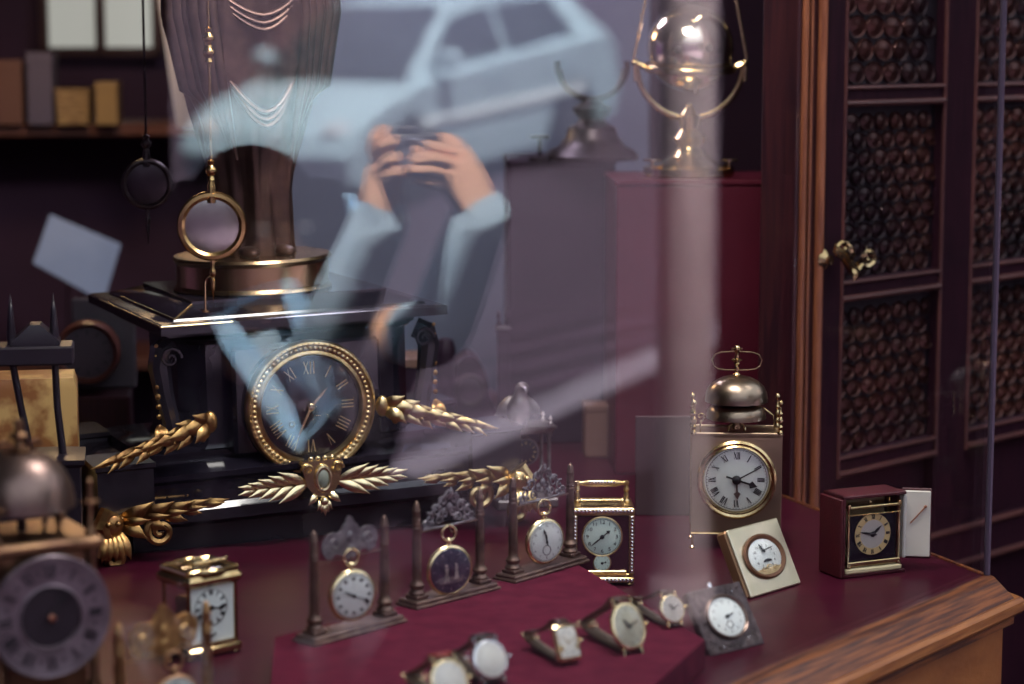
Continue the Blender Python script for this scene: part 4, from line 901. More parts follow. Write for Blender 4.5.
p = MB(); p.sphere((.001,-.044,gz+.034), .005); p.tube([(.001,-.046,gz+.034),(.010,-.044,gz+.042)], .0012, 6); p.tube([(.004,-.05,gz-.036),(.004,-.05,gz-.060)], .0022, 8); p.build('index_pointer', PALEGOLD, t)
dc = at(592, 120, 3.16); t = thing('mirrored_globe_stand', 'dark copy of the globe stand, as its mirror image on the plum plinth', 'stand', (dc.x, dc.y, qh), 0)
Z = lambda y: at(592, y, 3.16).z-qh
p = MB(); p.lathe([(.066,0),(.068,.006),(.060,.014),(.048,.020),(.038,.032),(.034,.046),(.022,.052),(.018,.058),(.026,.068),(.028,.074),(.018,.080),(.013,.085)], 36); p.build('base', DARKBRONZE, t)
p = MB(); p.tube([(.050*math.sin(R(a)), 0, .136-.050*math.cos(R(a))) for a in range(-95, 96, 10)], .0045, 10); p.tube([(.046*math.sin(R(a)), .030*math.sin(R(a)), .132-.046*math.cos(R(a))) for a in range(-85, 86, 10)], .003, 10); p.build('cradle', DARKBRONZE, t)
p = MB(); p.lathe([(.003,.004),(.003,.030),(.014,.031),(.014,.036),(0,.037)], 18, Matrix.Translation((-.075,-.02,0))); p.lathe([(.016,0),(.016,.005),(.006,.006)], 18, Matrix.Translation((-.075,-.02,0))); p.build('levelling_screw', DARKBRONZE, t)

# ---------------------------------------------------------------- little bronze eagle clock
ec = at(523, 520, 2.72); kk = 2.72/F; Z = lambda y: at(523, y, 2.72).z
t = thing('table_clock', 'small four-columned table clock topped by a bronze eagle, behind the watch stands', 'table clock', (ec.x, ec.y, 0), face_az(74))
zt = Z(424); w = .070
SILB = mat('silvered_bronze', (.40,.36,.36), .35, .85, (.24,.20,.22), 60, .2, 200)
p = MB(); p.box((0,0,.006), (w+.01,.05,.012), .002); p.build('base', SILB, t)
for sx in (-1,1):
    for y in (-.017,.017):
        p = MB(); p.lathe([(.0045,.012),(.0045,.015),(.0026,.018),(.0022,zt-.016),(.0040,zt-.012),(.0040,zt-.009)], 14, Matrix.Translation((sx*(w/2-.006),y,0))); p.build('column', SILB, t)
        p = MB(); p.lathe([(.0028,zt),(.0028,zt+.003),(.0012,zt+.005),(.0026,zt+.008),(0,zt+.013)], 12, Matrix.Translation((sx*(w/2-.004),y,0))); p.build('finial', SILB, t)
p = MB(); p.rects([(w-.008,.040,zt-.010),(w,.046,zt-.004),(w+.004,.050,zt-.002),(w+.004,.050,zt)]); p.build('top', SILB, t)
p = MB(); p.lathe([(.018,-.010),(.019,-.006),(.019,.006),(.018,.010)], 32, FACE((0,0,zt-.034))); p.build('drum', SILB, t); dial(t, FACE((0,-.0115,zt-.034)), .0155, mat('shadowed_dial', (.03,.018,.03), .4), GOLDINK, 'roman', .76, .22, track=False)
e = MB(); e.M = Matrix.Translation((-.006,0,zt))
e.loft([[(rx*math.cos(2*math.pi*i/16)+cx, ry*math.sin(2*math.pi*i/16)+cy, z) for i in range(16)] for z, rx, ry, cx, cy in ((0,.010,.009,0,0),(.006,.013,.011,0,0),(.014,.016,.014,0,-.001),(.024,.0155,.014,0,-.002),(.033,.012,.011,.001,-.003),(.040,.0085,.0085,.002,-.004),(.045,.0085,.009,.003,-.005),(.050,.0075,.0085,.003,-.006),(.0535,.0045,.005,.003,-.006),(.0545,.0005,.0005,.003,-.006))])
e.tube([(.003,-.013,.047),(.004,-.018,.0465),(.004,-.0205,.043)], [.0034,.0026,.0006], 8)
for s in (-1,1):
    for k in range(5): e.leaf((s*.010,.002,.036-.003*k), (s*(.023-.002*k),.004+.002*k,.004+.001*k), .0055, lift=(s,-.3,0))
    e.tube([(s*.005,-.006,.004),(s*.006,-.010,.001),(s*.006,-.014,.001)], [.003,.002,.001], 6)
for k in range(-1,2): e.leaf((k*.003,.010,.010), (k*.006,.022,-.002+.003), .004, lift=(0,1,.2))
for s in (-1,1): e.sphere((.003+s*.0062,-.010,.0485), .0012)
e.build('eagle', SILB, t)

# ---------------------------------------------------------------- lantern clock out of focus in the lower left corner
AZL = 60; rc = at(52, 618, 1.76); lc = rc-(Matrix.Rotation(face_az(AZL), 3, 'Z') @ V3((0,-.055,0))); lc.z = 0
t = thing('lantern_clock', 'brass lantern clock with large bell and wide dial ring in the lower left corner', 'lantern clock', lc, face_az(AZL))
lh = .162; w = .090
WARMB = mat('old_lantern_brass', (.27,.155,.085), .40, .95, (.15,.08,.05), 40, .15, 150)
for z in (.030, lh): p = MB(); p.rects([(w,w,z),(w+.006,w+.006,z+.003),(w+.006,w+.006,z+.007),(w,w,z+.010)]); p.build('frame_plate', WARMB, t)
p = MB(); p.box((0,-w/2+.006,.098), (w-.022,.003,.125), .0006); p.build('front_plate', WARMB, t)
p = MB(); p.box((0,.008,.098), (w-.030,w-.045,.120), .002); p.build('movement', DARKBRONZE, t)
for sx in (-1,1):
    for sy in (-1,1):
        p = MB(); p.M = Matrix.Translation((sx*(w/2-.005), sy*(w/2-.005), 0))
        p.lathe([(.0,0),(.006,.004),(.0085,.010),(.006,.018),(.003,.024),(.006,.030)], 16); p.build('foot', WARMB, t)
        p = MB(); p.M = Matrix.Translation((sx*(w/2-.005), sy*(w/2-.005), 0)); p.lathe([(.006,.040),(.006,.046),(.0042,.050),(.0046,.10),(.0042,.150),(.006,.156),(.006,.162)], 16); p.build('pillar', WARMB, t)
        p = MB(); p.M = Matrix.Translation((sx*(w/2-.005), sy*(w/2-.005), lh+.010)); p.lathe([(.0045,0),(.005,.003),(.0026,.008),(.0022,.022),(.0028,.026),(.0080,.0275),(.0080,.0295),(.0030,.031),(.0022,.040),(.0026,.046),(0,.050)], 16); p.build('finial', WARMB, t)
p = MB(); p.M = Matrix.Translation((-.004,.006,lh+.030)); p.lathe([(.0435,.0),(.0450,.001),(.0445,.006),(.0425,.018),(.037,.030),(.028,.040),(.016,.046),(.006,.0475),(0,.0475)], 48); p.build('bell', mat('dark_bell_metal', (.26,.18,.15), .36, .95, (.18,.12,.11), 20, rvar=.08), t)
p = MB(); p.M = Matrix.Translation((-.004,.006,lh+.077)); p.lathe([(.010,0),(.011,.002),(.005,.004),(.004,.010),(.008,.013),(.008,.015),(.003,.018),(.0045,.024),(.003,.028),(0,.029)], 18)
for s in (-1,1): p.scroll((s*.012,0,.004), .006, 1.3, .002, ax=V3((s,0,0)))
p.build('bell_finial', WARMB, t)
p = MB(); p.tube([(-.004,.006,lh+.010),(-.004,.006,lh+.032)], .004, 10); p.tube([(.02,.02,lh+.010),(.022,.022,lh+.024),(.030,.020,lh+.028)], .0022, 8); p.sphere((.032,.020,lh+.028), .004); p.build('bell_post', DARKBRONZE, t)
loc_ = Matrix.Rotation(-face_az(AZL), 4, 'Z') @ (rc-V3((lc.x, lc.y, 0)))
RD = FACE((loc_.x, -w/2-.006, loc_.z)); RO = .0515
p = MB(); p.M = RD; p.ring([(.0255,-.002),(RO,-.002),(RO*1.01,0),(RO*.985,.0022),(RO*.95,.0014),(.0275,.0014),(.0262,.0026),(.0250,.001)], 72); p.m = 1; p.M = RD @ Matrix.Translation((0,0,.0014)); numerals(p, .0385, .0115, 'roman', .0006, bold=1.1)
for k in range(12):
    a = math.pi/12+k*math.pi/6; p.prism([(.0385*math.cos(a)+.0016*math.cos(x*math.pi/2+a), .0385*math.sin(a)+.0016*math.sin(x*math.pi/2+a)) for x in range(4)], 0, .0005)
p.build('chapter_ring', [TAUPE, BLACKINK], t)
p = MB(); p.M = RD; p.lathe([(.0255,-.003),(.0255,-.001),(0,-.0005)], 40); p.build('dial_centre', mat('dark_matt_centre', (.020,.010,.018), .6), t)
hand(t, RD, 35, .0240, .0040, BLACKINK, 'hour_hand', .003, 'spade'); p = MB(); p.M = RD; p.lathe([(.003,.003),(.003,.006),(0,.0075)], 14); p.build('centre_boss', mat('copper_boss', (.5,.22,.14), .35, 1), t)

# ---------------------------------------------------------------- further back on the left
kc = at(22, 468, 2.44); t = thing('stone_block', 'amber veined onyx block behind the lantern clock', 'stone block', (kc.x, kc.y, 0), face_az(80)); hz = at(22, 380, 2.44).z
ONYX = mat('amber_onyx', (.26,.10,.028), .35, 0, (.58,.36,.13), 14, contrast=(.48,.56))
p = MB(); p.rects([(.125,.08,0),(.125,.08,hz-.012),(.118,.072,hz)], cy=.04); p.build('block', ONYX, t)
vc = at(40, 470, 2.30); t = thing('portico_clock', 'black portico clock with two slender columns, in the dim left background', 'portico clock', (vc.x, vc.y, 0), face_az(80))
zb_, zt_ = at(40, 452, 2.30).z, at(40, 362, 2.30).z; EBONY = mat('ebonised_wood', (.010,.006,.013), .4, 0, (.018,.011,.02), 10)
p = MB(); p.rects([(.085,.07,0),(.085,.07,zb_-.012),(.095,.078,zb_-.008),(.095,.078,zb_-.003),(.050,.06,zb_)], cy=.0); p.build('base', EBONY, t)
for x, lean in ((-.012,-.013), (.021,-.002)):
    p = MB(); p.tube([(x+.004,-.01,zb_-.004),(x+lean*.4,-.01,zb_+.05),(x+lean,-.01,zt_+.004)], [.0042,.0038,.0038], 12); p.build('column', EBONY, t)
    p = MB(); p.lathe([(.006,zt_+.018),(.004,zt_+.022),(.005,zt_+.030),(.003,zt_+.055),(0,zt_+.075)], 14, Matrix.Translation((x+lean,-.01,0))); p.build('finial', EBONY, t)
p = MB(); p.box((-.004,-.005,zt_+.010), (.086,.05,.020), .002); p.rects([(.05,.04,zt_+.020),(.05,.04,zt_+.024),(.01,.03,zt_+.042)], cy=-.005); p.build('entablature', EBONY, t)
rc_ = at(89, 392, 3.0); t = thing('drum_clock', 'round clock case with a reddish wooden rim before a grey backboard', 'clock', (rc_.x, rc_.y, 0), face_az(84)); Z = lambda y: at(89, y, 3.0).z; kk = 3.0/F
p = MB(); p.box((0,.0,Z(392)/2), (.115,.08,Z(392)), .003); p.build('stand', DARKWOOD, t)
p = MB(); p.box((.020,.030,(Z(392)+Z(300))/2), (.088,.012,Z(300)-Z(392)), .004); p.build('backboard', mat('grey_backboard', (.10,.085,.10), .7, 0, (.075,.06,.078), 8), t)
p = MB(); Fm = FACE((0,0,Z(352))); r_ = 32*kk; p.ring([(r_*.80,-.02),(r_,-.02),(r_*1.02,.004),(r_*.93,.014),(r_*.82,.008)], 56, Fm); p.build('rim', mat('reddish_wood_rim', (.18,.055,.035), .4, 0, (.10,.03,.025), 9), t)
p = MB(); p.lathe([(r_*.83,-.012),(r_*.83,.004),(0,.006)], 48, Fm); p.m = 1; p.M = Fm @ Matrix.Translation((0,0,.0055)); numerals(p, r_*.64, r_*.18, 'stick', .001); p.build('dial', [mat('dim_dial', (.085,.06,.075), .5), BLACKINK], t)
# dark things in front of the bluish board
bc = at(463, 400, 3.75); p = MB(); zl, zh = at(463, 412, 3.75).z, at(463, -90, 3.75).z
p.box((0,0,(zl+zh)/2), (.635,.02,zh-zl), .003); p.m = 1
for z in (zl+.006, zh-.006): p.box((0,-.004,z), (.645,.026,.014), .002)
bb = thing('backing_board', 'bluish grey upright board behind the mantel clock', 'board', (bc.x, bc.y, 0), face_az(90)); p.build('panel', [SILK, PURPLEPLINTH], bb)
p = MB(); p.box((-.23,.03,zl/2), (.03,.03,zl), .002); p.build('leg', PURPLEPLINTH, bb); p = MB(); p.box((.23,.03,zl/2), (.03,.03,zl), .002); p.build('leg', PURPLEPLINTH, bb)
def dk(px, py, D): q = at(px, py, D); return (q.x, q.y, 0), (lambda y: at(px, y, D).z), D/F
L_, Z, kk = dk(468, 440, 3.2)
t = thing('tambour_clock', 'dark hump-backed mantel clock in the shadows left of the plum plinth', 'clock', L_, face_az(85)); h_ = Z(352)
p = MB(); hw = 34*kk
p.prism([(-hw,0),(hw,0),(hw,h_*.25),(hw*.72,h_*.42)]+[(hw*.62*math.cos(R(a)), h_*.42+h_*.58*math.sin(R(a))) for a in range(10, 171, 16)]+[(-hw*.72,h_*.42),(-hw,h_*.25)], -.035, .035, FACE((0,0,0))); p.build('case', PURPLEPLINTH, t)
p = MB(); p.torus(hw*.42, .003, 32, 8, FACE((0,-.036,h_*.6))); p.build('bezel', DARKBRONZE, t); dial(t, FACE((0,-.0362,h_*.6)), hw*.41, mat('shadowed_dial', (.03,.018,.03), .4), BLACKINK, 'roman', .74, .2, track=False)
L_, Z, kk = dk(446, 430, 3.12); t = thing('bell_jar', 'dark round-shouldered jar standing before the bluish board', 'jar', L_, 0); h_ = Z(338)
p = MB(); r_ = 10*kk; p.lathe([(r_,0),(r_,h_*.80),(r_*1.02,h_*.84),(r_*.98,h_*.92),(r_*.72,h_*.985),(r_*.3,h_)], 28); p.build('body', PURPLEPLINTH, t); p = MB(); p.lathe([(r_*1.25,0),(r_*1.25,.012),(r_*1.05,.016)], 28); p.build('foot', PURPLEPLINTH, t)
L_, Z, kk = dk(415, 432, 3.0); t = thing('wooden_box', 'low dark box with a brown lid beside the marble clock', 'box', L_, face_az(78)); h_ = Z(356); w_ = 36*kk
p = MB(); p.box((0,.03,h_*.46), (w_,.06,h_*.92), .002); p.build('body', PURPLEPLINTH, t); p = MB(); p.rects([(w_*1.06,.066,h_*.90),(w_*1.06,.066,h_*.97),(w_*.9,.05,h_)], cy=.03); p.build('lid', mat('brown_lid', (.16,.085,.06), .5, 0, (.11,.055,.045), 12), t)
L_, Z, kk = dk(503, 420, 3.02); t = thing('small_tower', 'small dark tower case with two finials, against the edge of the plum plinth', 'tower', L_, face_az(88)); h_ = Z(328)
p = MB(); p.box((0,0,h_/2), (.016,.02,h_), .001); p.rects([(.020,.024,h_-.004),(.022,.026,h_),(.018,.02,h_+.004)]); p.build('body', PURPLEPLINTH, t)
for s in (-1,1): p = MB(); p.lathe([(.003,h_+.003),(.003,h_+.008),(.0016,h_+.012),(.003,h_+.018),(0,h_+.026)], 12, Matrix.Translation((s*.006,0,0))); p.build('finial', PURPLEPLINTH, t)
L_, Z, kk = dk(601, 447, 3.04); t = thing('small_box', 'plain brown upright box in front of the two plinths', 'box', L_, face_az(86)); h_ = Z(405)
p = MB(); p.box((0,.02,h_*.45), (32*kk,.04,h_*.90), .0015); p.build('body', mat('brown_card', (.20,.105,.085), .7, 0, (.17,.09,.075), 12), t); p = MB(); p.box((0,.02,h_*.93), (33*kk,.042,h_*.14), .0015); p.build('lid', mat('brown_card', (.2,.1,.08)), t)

# ---------------------------------------------------------------- the dim shop beyond: bookcase, papers, curtain, glowing rear window
sc_ = at(60, 128, 4.3); t = thing('bookcase', 'brown wooden shelf unit in the far left background', 'shelf unit', (sc_.x-.1, sc_.y, -1.05), face_az(84)); zs = sc_.z+1.05
SHELFW = mat('shelf_wood', (.16,.055,.03), .5, 0, (.08,.026,.02), 8, stretch=(1,20,20))
for z in (zs, zs-.45, .06):
    p = MB(); p.box((0,.0,z), (.95,.24,.024), .003); p.build('shelf', SHELFW, t)
for x in (-.47,.47): p = MB(); p.box((x,0,zs/2-.013), (.025,.24,zs-.026), .003); p.build('side_panel', DARKWOOD, t)
p = MB(); p.box((0,.126,zs/2), (.95,.010,zs-.02), .002); p.build('back_panel', PLUMWALL, t)
WICK = mat('woven_straw', (.42,.27,.11), .7, 0, (.20,.11,.05), 60, .6, 90, (1,1,3))
BOOKM = [mat('book_'+n_, c_, .6) for n_, c_ in (('ochre',(.35,.22,.09)),('umber',(.14,.06,.04)),('slate',(.10,.08,.12)),('cream',(.50,.42,.30)),('plum',(.06,.025,.05)))]
for (px0, px1, yt, kind, lab) in ((58,90,88,'straw','woven straw basket on the far shelf'), (97,118,82,'ochre','ochre box on the far shelf right of the straw basket'), (0,24,60,'umber','dark brown box at the left end of the far shelf'), (30,54,52,'slate','slate coloured upright box on the far shelf, left of the straw basket')):
    a_, b_ = at(px0, 125, 4.2), at(px1, 125, 4.2); ht = at(px0, yt, 4.2).z-(sc_.z+.012); w_ = (b_-a_).length; cc = (a_+b_)/2
    t2 = thing('storage_basket' if kind == 'straw' else 'storage_box', lab, 'basket' if kind == 'straw' else 'box', (cc.x, cc.y+.02, sc_.z+.012), face_az(84))
    p = MB(); p.rects([(w_*.92,.12,0),(w_,.13,ht*.9),(w_,.13,ht)] if kind == 'straw' else [(w_,.12,0),(w_,.12,ht*.85)]); p.build('body', WICK if kind == 'straw' else MATS['book_'+kind], t2)
    p = MB(); p.rects([(w_*1.04,.136,ht*.93),(w_*1.04,.136,ht)] if kind == 'straw' else [(w_*1.03,.124,ht*.83),(w_*1.03,.124,ht)]); p.build('rim' if kind == 'straw' else 'lid', WICK if kind == 'straw' else MATS['book_'+kind], t2)
pc_ = [at(50,214,4.0), at(121,244,4.02), at(104,302,3.95), at(33,263,3.93)]
nrm = (pc_[1]-pc_[0]).cross(pc_[3]-pc_[0]).normalized()*.0012; mb = MB(); mid_ = sum(pc_, V3())/4
ps = []
for s_ in (0, 1):
    ps.append([tuple(pc_[0]+nrm*s_-mid_), tuple(pc_[1]+nrm*s_-mid_), tuple(pc_[2]+nrm*s_-mid_), tuple(pc_[3]+nrm*s_-mid_)])
t = thing('paper_sheet', 'pale blue paper sheet tilted on a wire easel behind the marble clock', 'paper', (mid_.x, mid_.y, 0), 0)
mb.M = Matrix.Translation((0,0,mid_.z)); mb.loft(ps); mb.build('sheet', mat('pale_blue_paper', (.27,.36,.56), .8, 0, (.20,.28,.46), 6), t)
mb = MB(); mb.tube([(-.03,.03,0),(-.02,.012,mid_.z-.03)], .002, 6); mb.tube([(.03,.03,0),(.02,.012,mid_.z-.03)], .002, 6); mb.tube([(0,.09,0),(0,.012,mid_.z+.01)], .002, 6); mb.tube([(-.03,.008,mid_.z-.045),(.03,.008,mid_.z-.045)], .002, 6); mb.build('easel', DARKBRONZE, t)
c0, c1_ = at(150, 60, 3.9), at(192, 60, 3.9); mb = MB(); w_ = (c1_-c0).length; zb2 = at(190, 128, 3.9).z; rg = []
for k in range(13):
    u = k/12; z = TOPZ+(zb2-TOPZ)*u; pinch = 1-.55*max(0,(u-.62)/.38)**1.3; shift = .35*w_*max(0,(u-.62)/.38)**1.2
    fr_ = [(-w_/2+w_*i/40) for i in range(41)]
    yv = lambda x: .012*math.sin(x/w_*30)*(.7+.3*u)
    rg.append([(x*pinch+shift, yv(x), z) for x in fr_]+[(x*pinch+shift, yv(x)+.005, z) for x in fr_[::-1]])
mb.loft(rg); tag(mb.build('curtain', mat('grey_curtain', (.72,.68,.64), .85, 0, (.60,.57,.54), 5), loc=((c0.x+c1_.x)/2, 3.9, 0)), 'pale grey curtain gathered at the bottom, left of the bronze figure', 'curtain')
# added rear window; its glowing pane stands in for a mirrored bright patch
wl, wh_ = at(45, 52, 4.75), at(155, -70, 4.75); W0 = (wh_.x-wl.x); t = MB()
t.M = Matrix.Translation(((wl.x+wh_.x)/2, 4.75, 0)) @ Matrix.Rotation(face_az(88),4,'Z')
for x in (-W0/2, 0, W0/2): t.box((x,0,(wl.z+wh_.z)/2), (.02,.03,wh_.z-wl.z+.02), .003)
for z in (wl.z, wh_.z): t.box((0,0,z), (W0+.02,.03,.02), .003)
wn = struct(t, 'glow_window', DARKWOOD)
p = MB(); p.M = t.M; p.box((0,.005,(wl.z+wh_.z)/2), (W0,.004,wh_.z-wl.z), 0); p.build('emissive_pane', mat('emissive_pane_glow', (.4,.42,.42), .6, 0, emit=(.62,.66,.60), estr=.50), wn)

# ================================================================== THE STREET the window mirrors
SD = az(42.4); SW = V3((SD.y, -SD.x, 0)); SLOPE = math.tan(R(6.0)); HS = 2.05
def sz(p): return EYE-HS+SLOPE*(p.x*SD.x+p.y*SD.y)
CAM = V3((0,0,EYE)); RCAM = refl(CAM)
def rr(px, py):
    d = ray(px, py); return d-PN*(2*d.dot(PN))
def SR(px, py):                                  # where the mirrored sight line lands on the sloping street
    d = rr(px, py); k = d.z-SLOPE*(d.x*SD.x+d.y*SD.y)
    t = (EYE-HS+SLOPE*(RCAM.x*SD.x+RCAM.y*SD.y)-RCAM.z)/k; return RCAM+d*t
def RV(px, py, D):                               # a point at virtual depth D
    return refl(at(px, py, D))
def bw(p): return (p-CORNER).dot(SW)
b_low = (bw(SR(233,566))+bw(SR(640,381)))/2; b_up = (bw(SR(430,452))+bw(SR(640,372)))/2
print('street bands', bw(SR(233,566)), bw(SR(640,381)), bw(SR(430,452)), bw(SR(640,372)), 'car', SR(392,200), bw(SR(392,200)), 'post', SR(683,604), bw(SR(683,604)))
def strip(mb, b0, b1, a0=-16, a1=45, h=0.0, dep=.12):
    q = []
    for a_, b_ in ((a0,b0),(a1,b0),(a1,b1),(a0,b1)):
        p = CORNER+SW*b_+SD*a_; q.append((p.x, p.y, sz(p)+h))
    return mb.loft([[(x,y,z-dep) for x,y,z in q], q])
b_low, b_up = b_low, b_low+.20
# dark blockers, added out of view, that mask the mirrored street on either side
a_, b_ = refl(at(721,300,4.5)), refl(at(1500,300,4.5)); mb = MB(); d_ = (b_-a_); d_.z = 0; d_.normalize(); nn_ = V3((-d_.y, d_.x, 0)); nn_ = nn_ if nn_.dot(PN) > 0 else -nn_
a_.z = b_.z = 0; slab(mb, a_, b_, -2.2, .9, .05, nn_); struct(mb, 'side_blocker', mat('dark_blocker_matt', (.0060,.0022,.0048), .9, 0, (.009,.0035,.007), 3, spec=.1))
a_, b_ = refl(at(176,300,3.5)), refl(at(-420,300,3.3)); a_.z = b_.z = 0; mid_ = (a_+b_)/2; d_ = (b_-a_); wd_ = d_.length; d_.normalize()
sh = thing('blocker_leaf', 'tall dark shutter leaf standing open on the pavement', 'blocker', (mid_.x, mid_.y, sz(mid_)-.03), math.atan2(d_.y, d_.x))
BLOCKM = mat('dark_blocker_paint', (.0045,.0018,.0045), .8, 0, (.007,.003,.006), 3, spec=.1)
mb = MB(); mb.box((0,0,1.45), (wd_-.1,.03,2.8), .004); mb.build('panel', BLOCKM, sh)
for x in (-wd_/2+.05, wd_/2-.05): mb = MB(); mb.box((x,0,1.45), (.10,.05,2.9), .006); mb.build('stile', BLOCKM, sh)
for z in (.06,1.3,2.84): mb = MB(); mb.box((0,0,z), (wd_-.2,.048,.12), .006); mb.build('rail', BLOCKM, sh)
ASPH = mat('asphalt', (.050,.036,.050), .85, 0, (.090,.064,.084), 1.6, .4, 60, (1,1,1))
m, n, out = nt('cobbled_road'); L = n.links; p_ = n.nodes.new('ShaderNodeBsdfPrincipled'); L.new(p_.outputs[0], out.inputs[0]); p_.inputs['Roughness'].default_value = .7
tc = n.nodes.new('ShaderNodeTexCoord'); mp = n.nodes.new('ShaderNodeMapping'); mp.inputs['Rotation'].default_value = (0,0,R(20)); L.new(tc.outputs['Object'], mp.inputs[0])
wv = n.nodes.new('ShaderNodeTexWave'); wv.inputs['Scale'].default_value = 1.1; wv.inputs['Distortion'].default_value = 2; wv.inputs['Detail'].default_value = 2; L.new(mp.outputs[0], wv.inputs['Vector'])
cr = n.nodes.new('ShaderNodeValToRGB'); cr.color_ramp.elements[0].color = (.012,.006,.014,1); cr.color_ramp.elements[1].color = (.046,.026,.048,1); L.new(wv.outputs['Fac'], cr.inputs[0]); L.new(cr.outputs[0], p_.inputs['Base Color'])
struct(strip(MB(), b_up, 30), 'road', m)
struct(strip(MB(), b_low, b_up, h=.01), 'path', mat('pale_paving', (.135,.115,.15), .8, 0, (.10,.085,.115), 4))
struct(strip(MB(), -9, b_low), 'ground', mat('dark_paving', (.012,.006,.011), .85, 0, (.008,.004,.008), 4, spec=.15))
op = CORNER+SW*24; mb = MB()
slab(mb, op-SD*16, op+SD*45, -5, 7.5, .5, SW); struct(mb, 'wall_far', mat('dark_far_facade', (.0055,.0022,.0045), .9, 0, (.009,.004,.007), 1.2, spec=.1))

# ---------------------------------------------------------------- silver car
wc = SR(404, 204); fwd = -SD; rz = math.atan2(fwd.y, fwd.x)
SILVER = mat('silver_blue_paint', (.44,.60,.68), .28, .2, spec=.5, coat=.8)
TYRE = mat('tyre_rubber', (.012,.010,.013), .7); CARGLASS = mat('car_glass', (.03,.04,.05), .06, 0, spec=.8); ALLOY = mat('alloy', (.45,.45,.48), .3, .9)
cs = .80; cpos = wc-fwd*1.18*cs+SW*.72*cs
t = thing('car', 'silver hatchback parked along the street, mirrored in the shop window', 'car', (cpos.x, cpos.y, sz(cpos)), 0)
t.rotation_mode = 'QUATERNION'; t.scale = (cs,cs,cs)
xa = (fwd-V3((0,0,SLOPE))).normalized(); ya = V3((-xa.y, xa.x, 0)).normalized(); za = xa.cross(ya)
t.rotation_quaternion = Matrix((xa, ya, za)).transposed().to_quaternion()
def arch(cx, r=.36, z=.31): return [(cx+r*math.cos(R(a)), z+r*math.sin(R(a))) for a in range(180, -1, -15)]
prof = [(-1.86,.30),(-1.88,.55),(-1.86,.78),(-1.80,.93),(-1.70,.985),(-.2,.95),(.75,.90),(1.05,.87),(1.55,.76),(1.84,.60),(1.92,.45),(1.90,.25)]
bot = [(1.60,.19)]+arch(1.18)[::-1]+[(.76,.17),(-.72,.17)]+arch(-1.14)[::-1]+[(-1.52,.22)]
full = prof+bot; rings = []
for y, s_, dz in ((-.83,.965,.0),(-.80,.99,0),(-.68,1.0,.01),(0,1.015,.02),(.68,1.0,.01),(.80,.99,0),(.83,.965,0)):
    rings.append([(x*s_ if z > .2 else x, y*(1-(.20 if z > .68 else .42)*(z-.68)**2) if abs(y) > .79 else y, z+(dz if z > .7 else 0)-(.03 if abs(y) > .81 and z > .7 else 0)) for x, z in full])
mb = MB(); mb.loft(rings); mb.build('body', SILVER, t, smooth=.5)
mb = MB(); gh = [(-1.72,.97),(-1.45,1.32),(-1.15,1.41),(-.2,1.44),(.25,1.38),(1.00,.88)]; rings = []
for y, k in ((-.70,0),(-.60,1),(0,1.01),(.60,1),(.70,0)):
    rings.append([(x*(1 if k else 1.0), y if z > 1.0 or True else y, z if (k or z < 1.0) else .97+(z-.97)*.12) for x, z in gh])
mb.loft([[(x, (-.76 if z < 1.0 else -.58), z) for x, z in gh], [(x*.99, -.50 if z > 1.0 else -.70, z+.03) for x, z in gh], [(x*.99, .50 if z > 1.0 else .70, z+.03) for x, z in gh], [(x, (.76 if z < 1.0 else .58), z) for x, z in gh]])
mb.build('cabin', SILVER, t, smooth=.5)
for s_ in (-1,1):
    def sp(x, z): return (x, s_*(.76-(z-.97)*.38+.006), z)
    for q_ in ([(.78,.985),(.30,1.30),(-.22,1.345),(-.22,.99)], [(-.30,.99),(-.30,1.345),(-1.05,1.33),(-1.30,1.02)]):
        mb = MB(); o_ = [sp(x, z) for x, z in q_]; i_ = [(x, y-s_*.02, z) for x, y, z in o_]; mb.loft([i_, o_]); mb.build('side_window', CARGLASS, t, smooth=0)
    mb = MB(); mb.sphere((.72, s_*.90, 1.02), .10, (.8,1.1,.75)); mb.tube([(.72,s_*.76,.99),(.72,s_*.86,1.0)], .025, 8); mb.build('wing_mirror', SILVER, t)
    mb = MB(); mb.box((-.1, s_*.828, .58), (2.3,.03,.07), .012); mb.build('side_trim', mat('car_lit_trim', (.72,.80,.84), .4), t)  # pale trim colour stands for light catching the side moulding
    for x in (.0, -.98): mb = MB(); mb.box((x, s_*.835, .80), (.18,.03,.03), .01); mb.build('door_handle', SILVER, t)
    mb = MB(); mb.sphere((1.72, s_*.60, .60), .14, (1.0,1.1,.6)); mb.build('headlight', mat('headlight_lens', (.7,.75,.8), .1, .3), t)
    mb = MB(); mb.box((-1.83, s_*.66, .78), (.08,.22,.22), .03); mb.build('tail_light', mat('tail_light_red', (.35,.02,.03), .25), t)
    for x in (1.18,-1.14):
        Wm = Matrix.Translation((x, s_*.72, .31)) @ Matrix.Rotation(R(90)*s_*-1, 4, 'X')
        mb = MB(); mb.lathe([(.20,-.08),(.30,-.09),(.315,-.06),(.315,.06),(.30,.09),(.20,.085)], 36, Wm); w_ = mb.build('wheel', TYRE, t)
        mb = MB(); mb.lathe([(.205,.05),(.205,.088),(.18,.075),(.05,.08),(0,.085)], 30, Wm)
        for k in range(7):
            a = k*2*math.pi/7; mb.box((.115*math.cos(a), .115*math.sin(a), .085), (.16,.035,.02), .005, Wm @ Matrix.Rotation(0,4,'Z')) if False else mb.tube([V3(Wm @ V3((.04*math.cos(a),.04*math.sin(a),.085))), V3(Wm @ V3((.19*math.cos(a),.19*math.sin(a),.085)))], .02, 6)
        mb.build('hub', ALLOY, w_)
mb = MB(); mb.loft([[(1.00,-.68,.90),(1.00,.68,.90),(.30,.54,1.375),(.30,-.54,1.375)], [(1.03,-.68,.915),(1.03,.68,.915),(.33,.54,1.395),(.33,-.54,1.395)]]); mb.build('windscreen', CARGLASS, t, smooth=0)
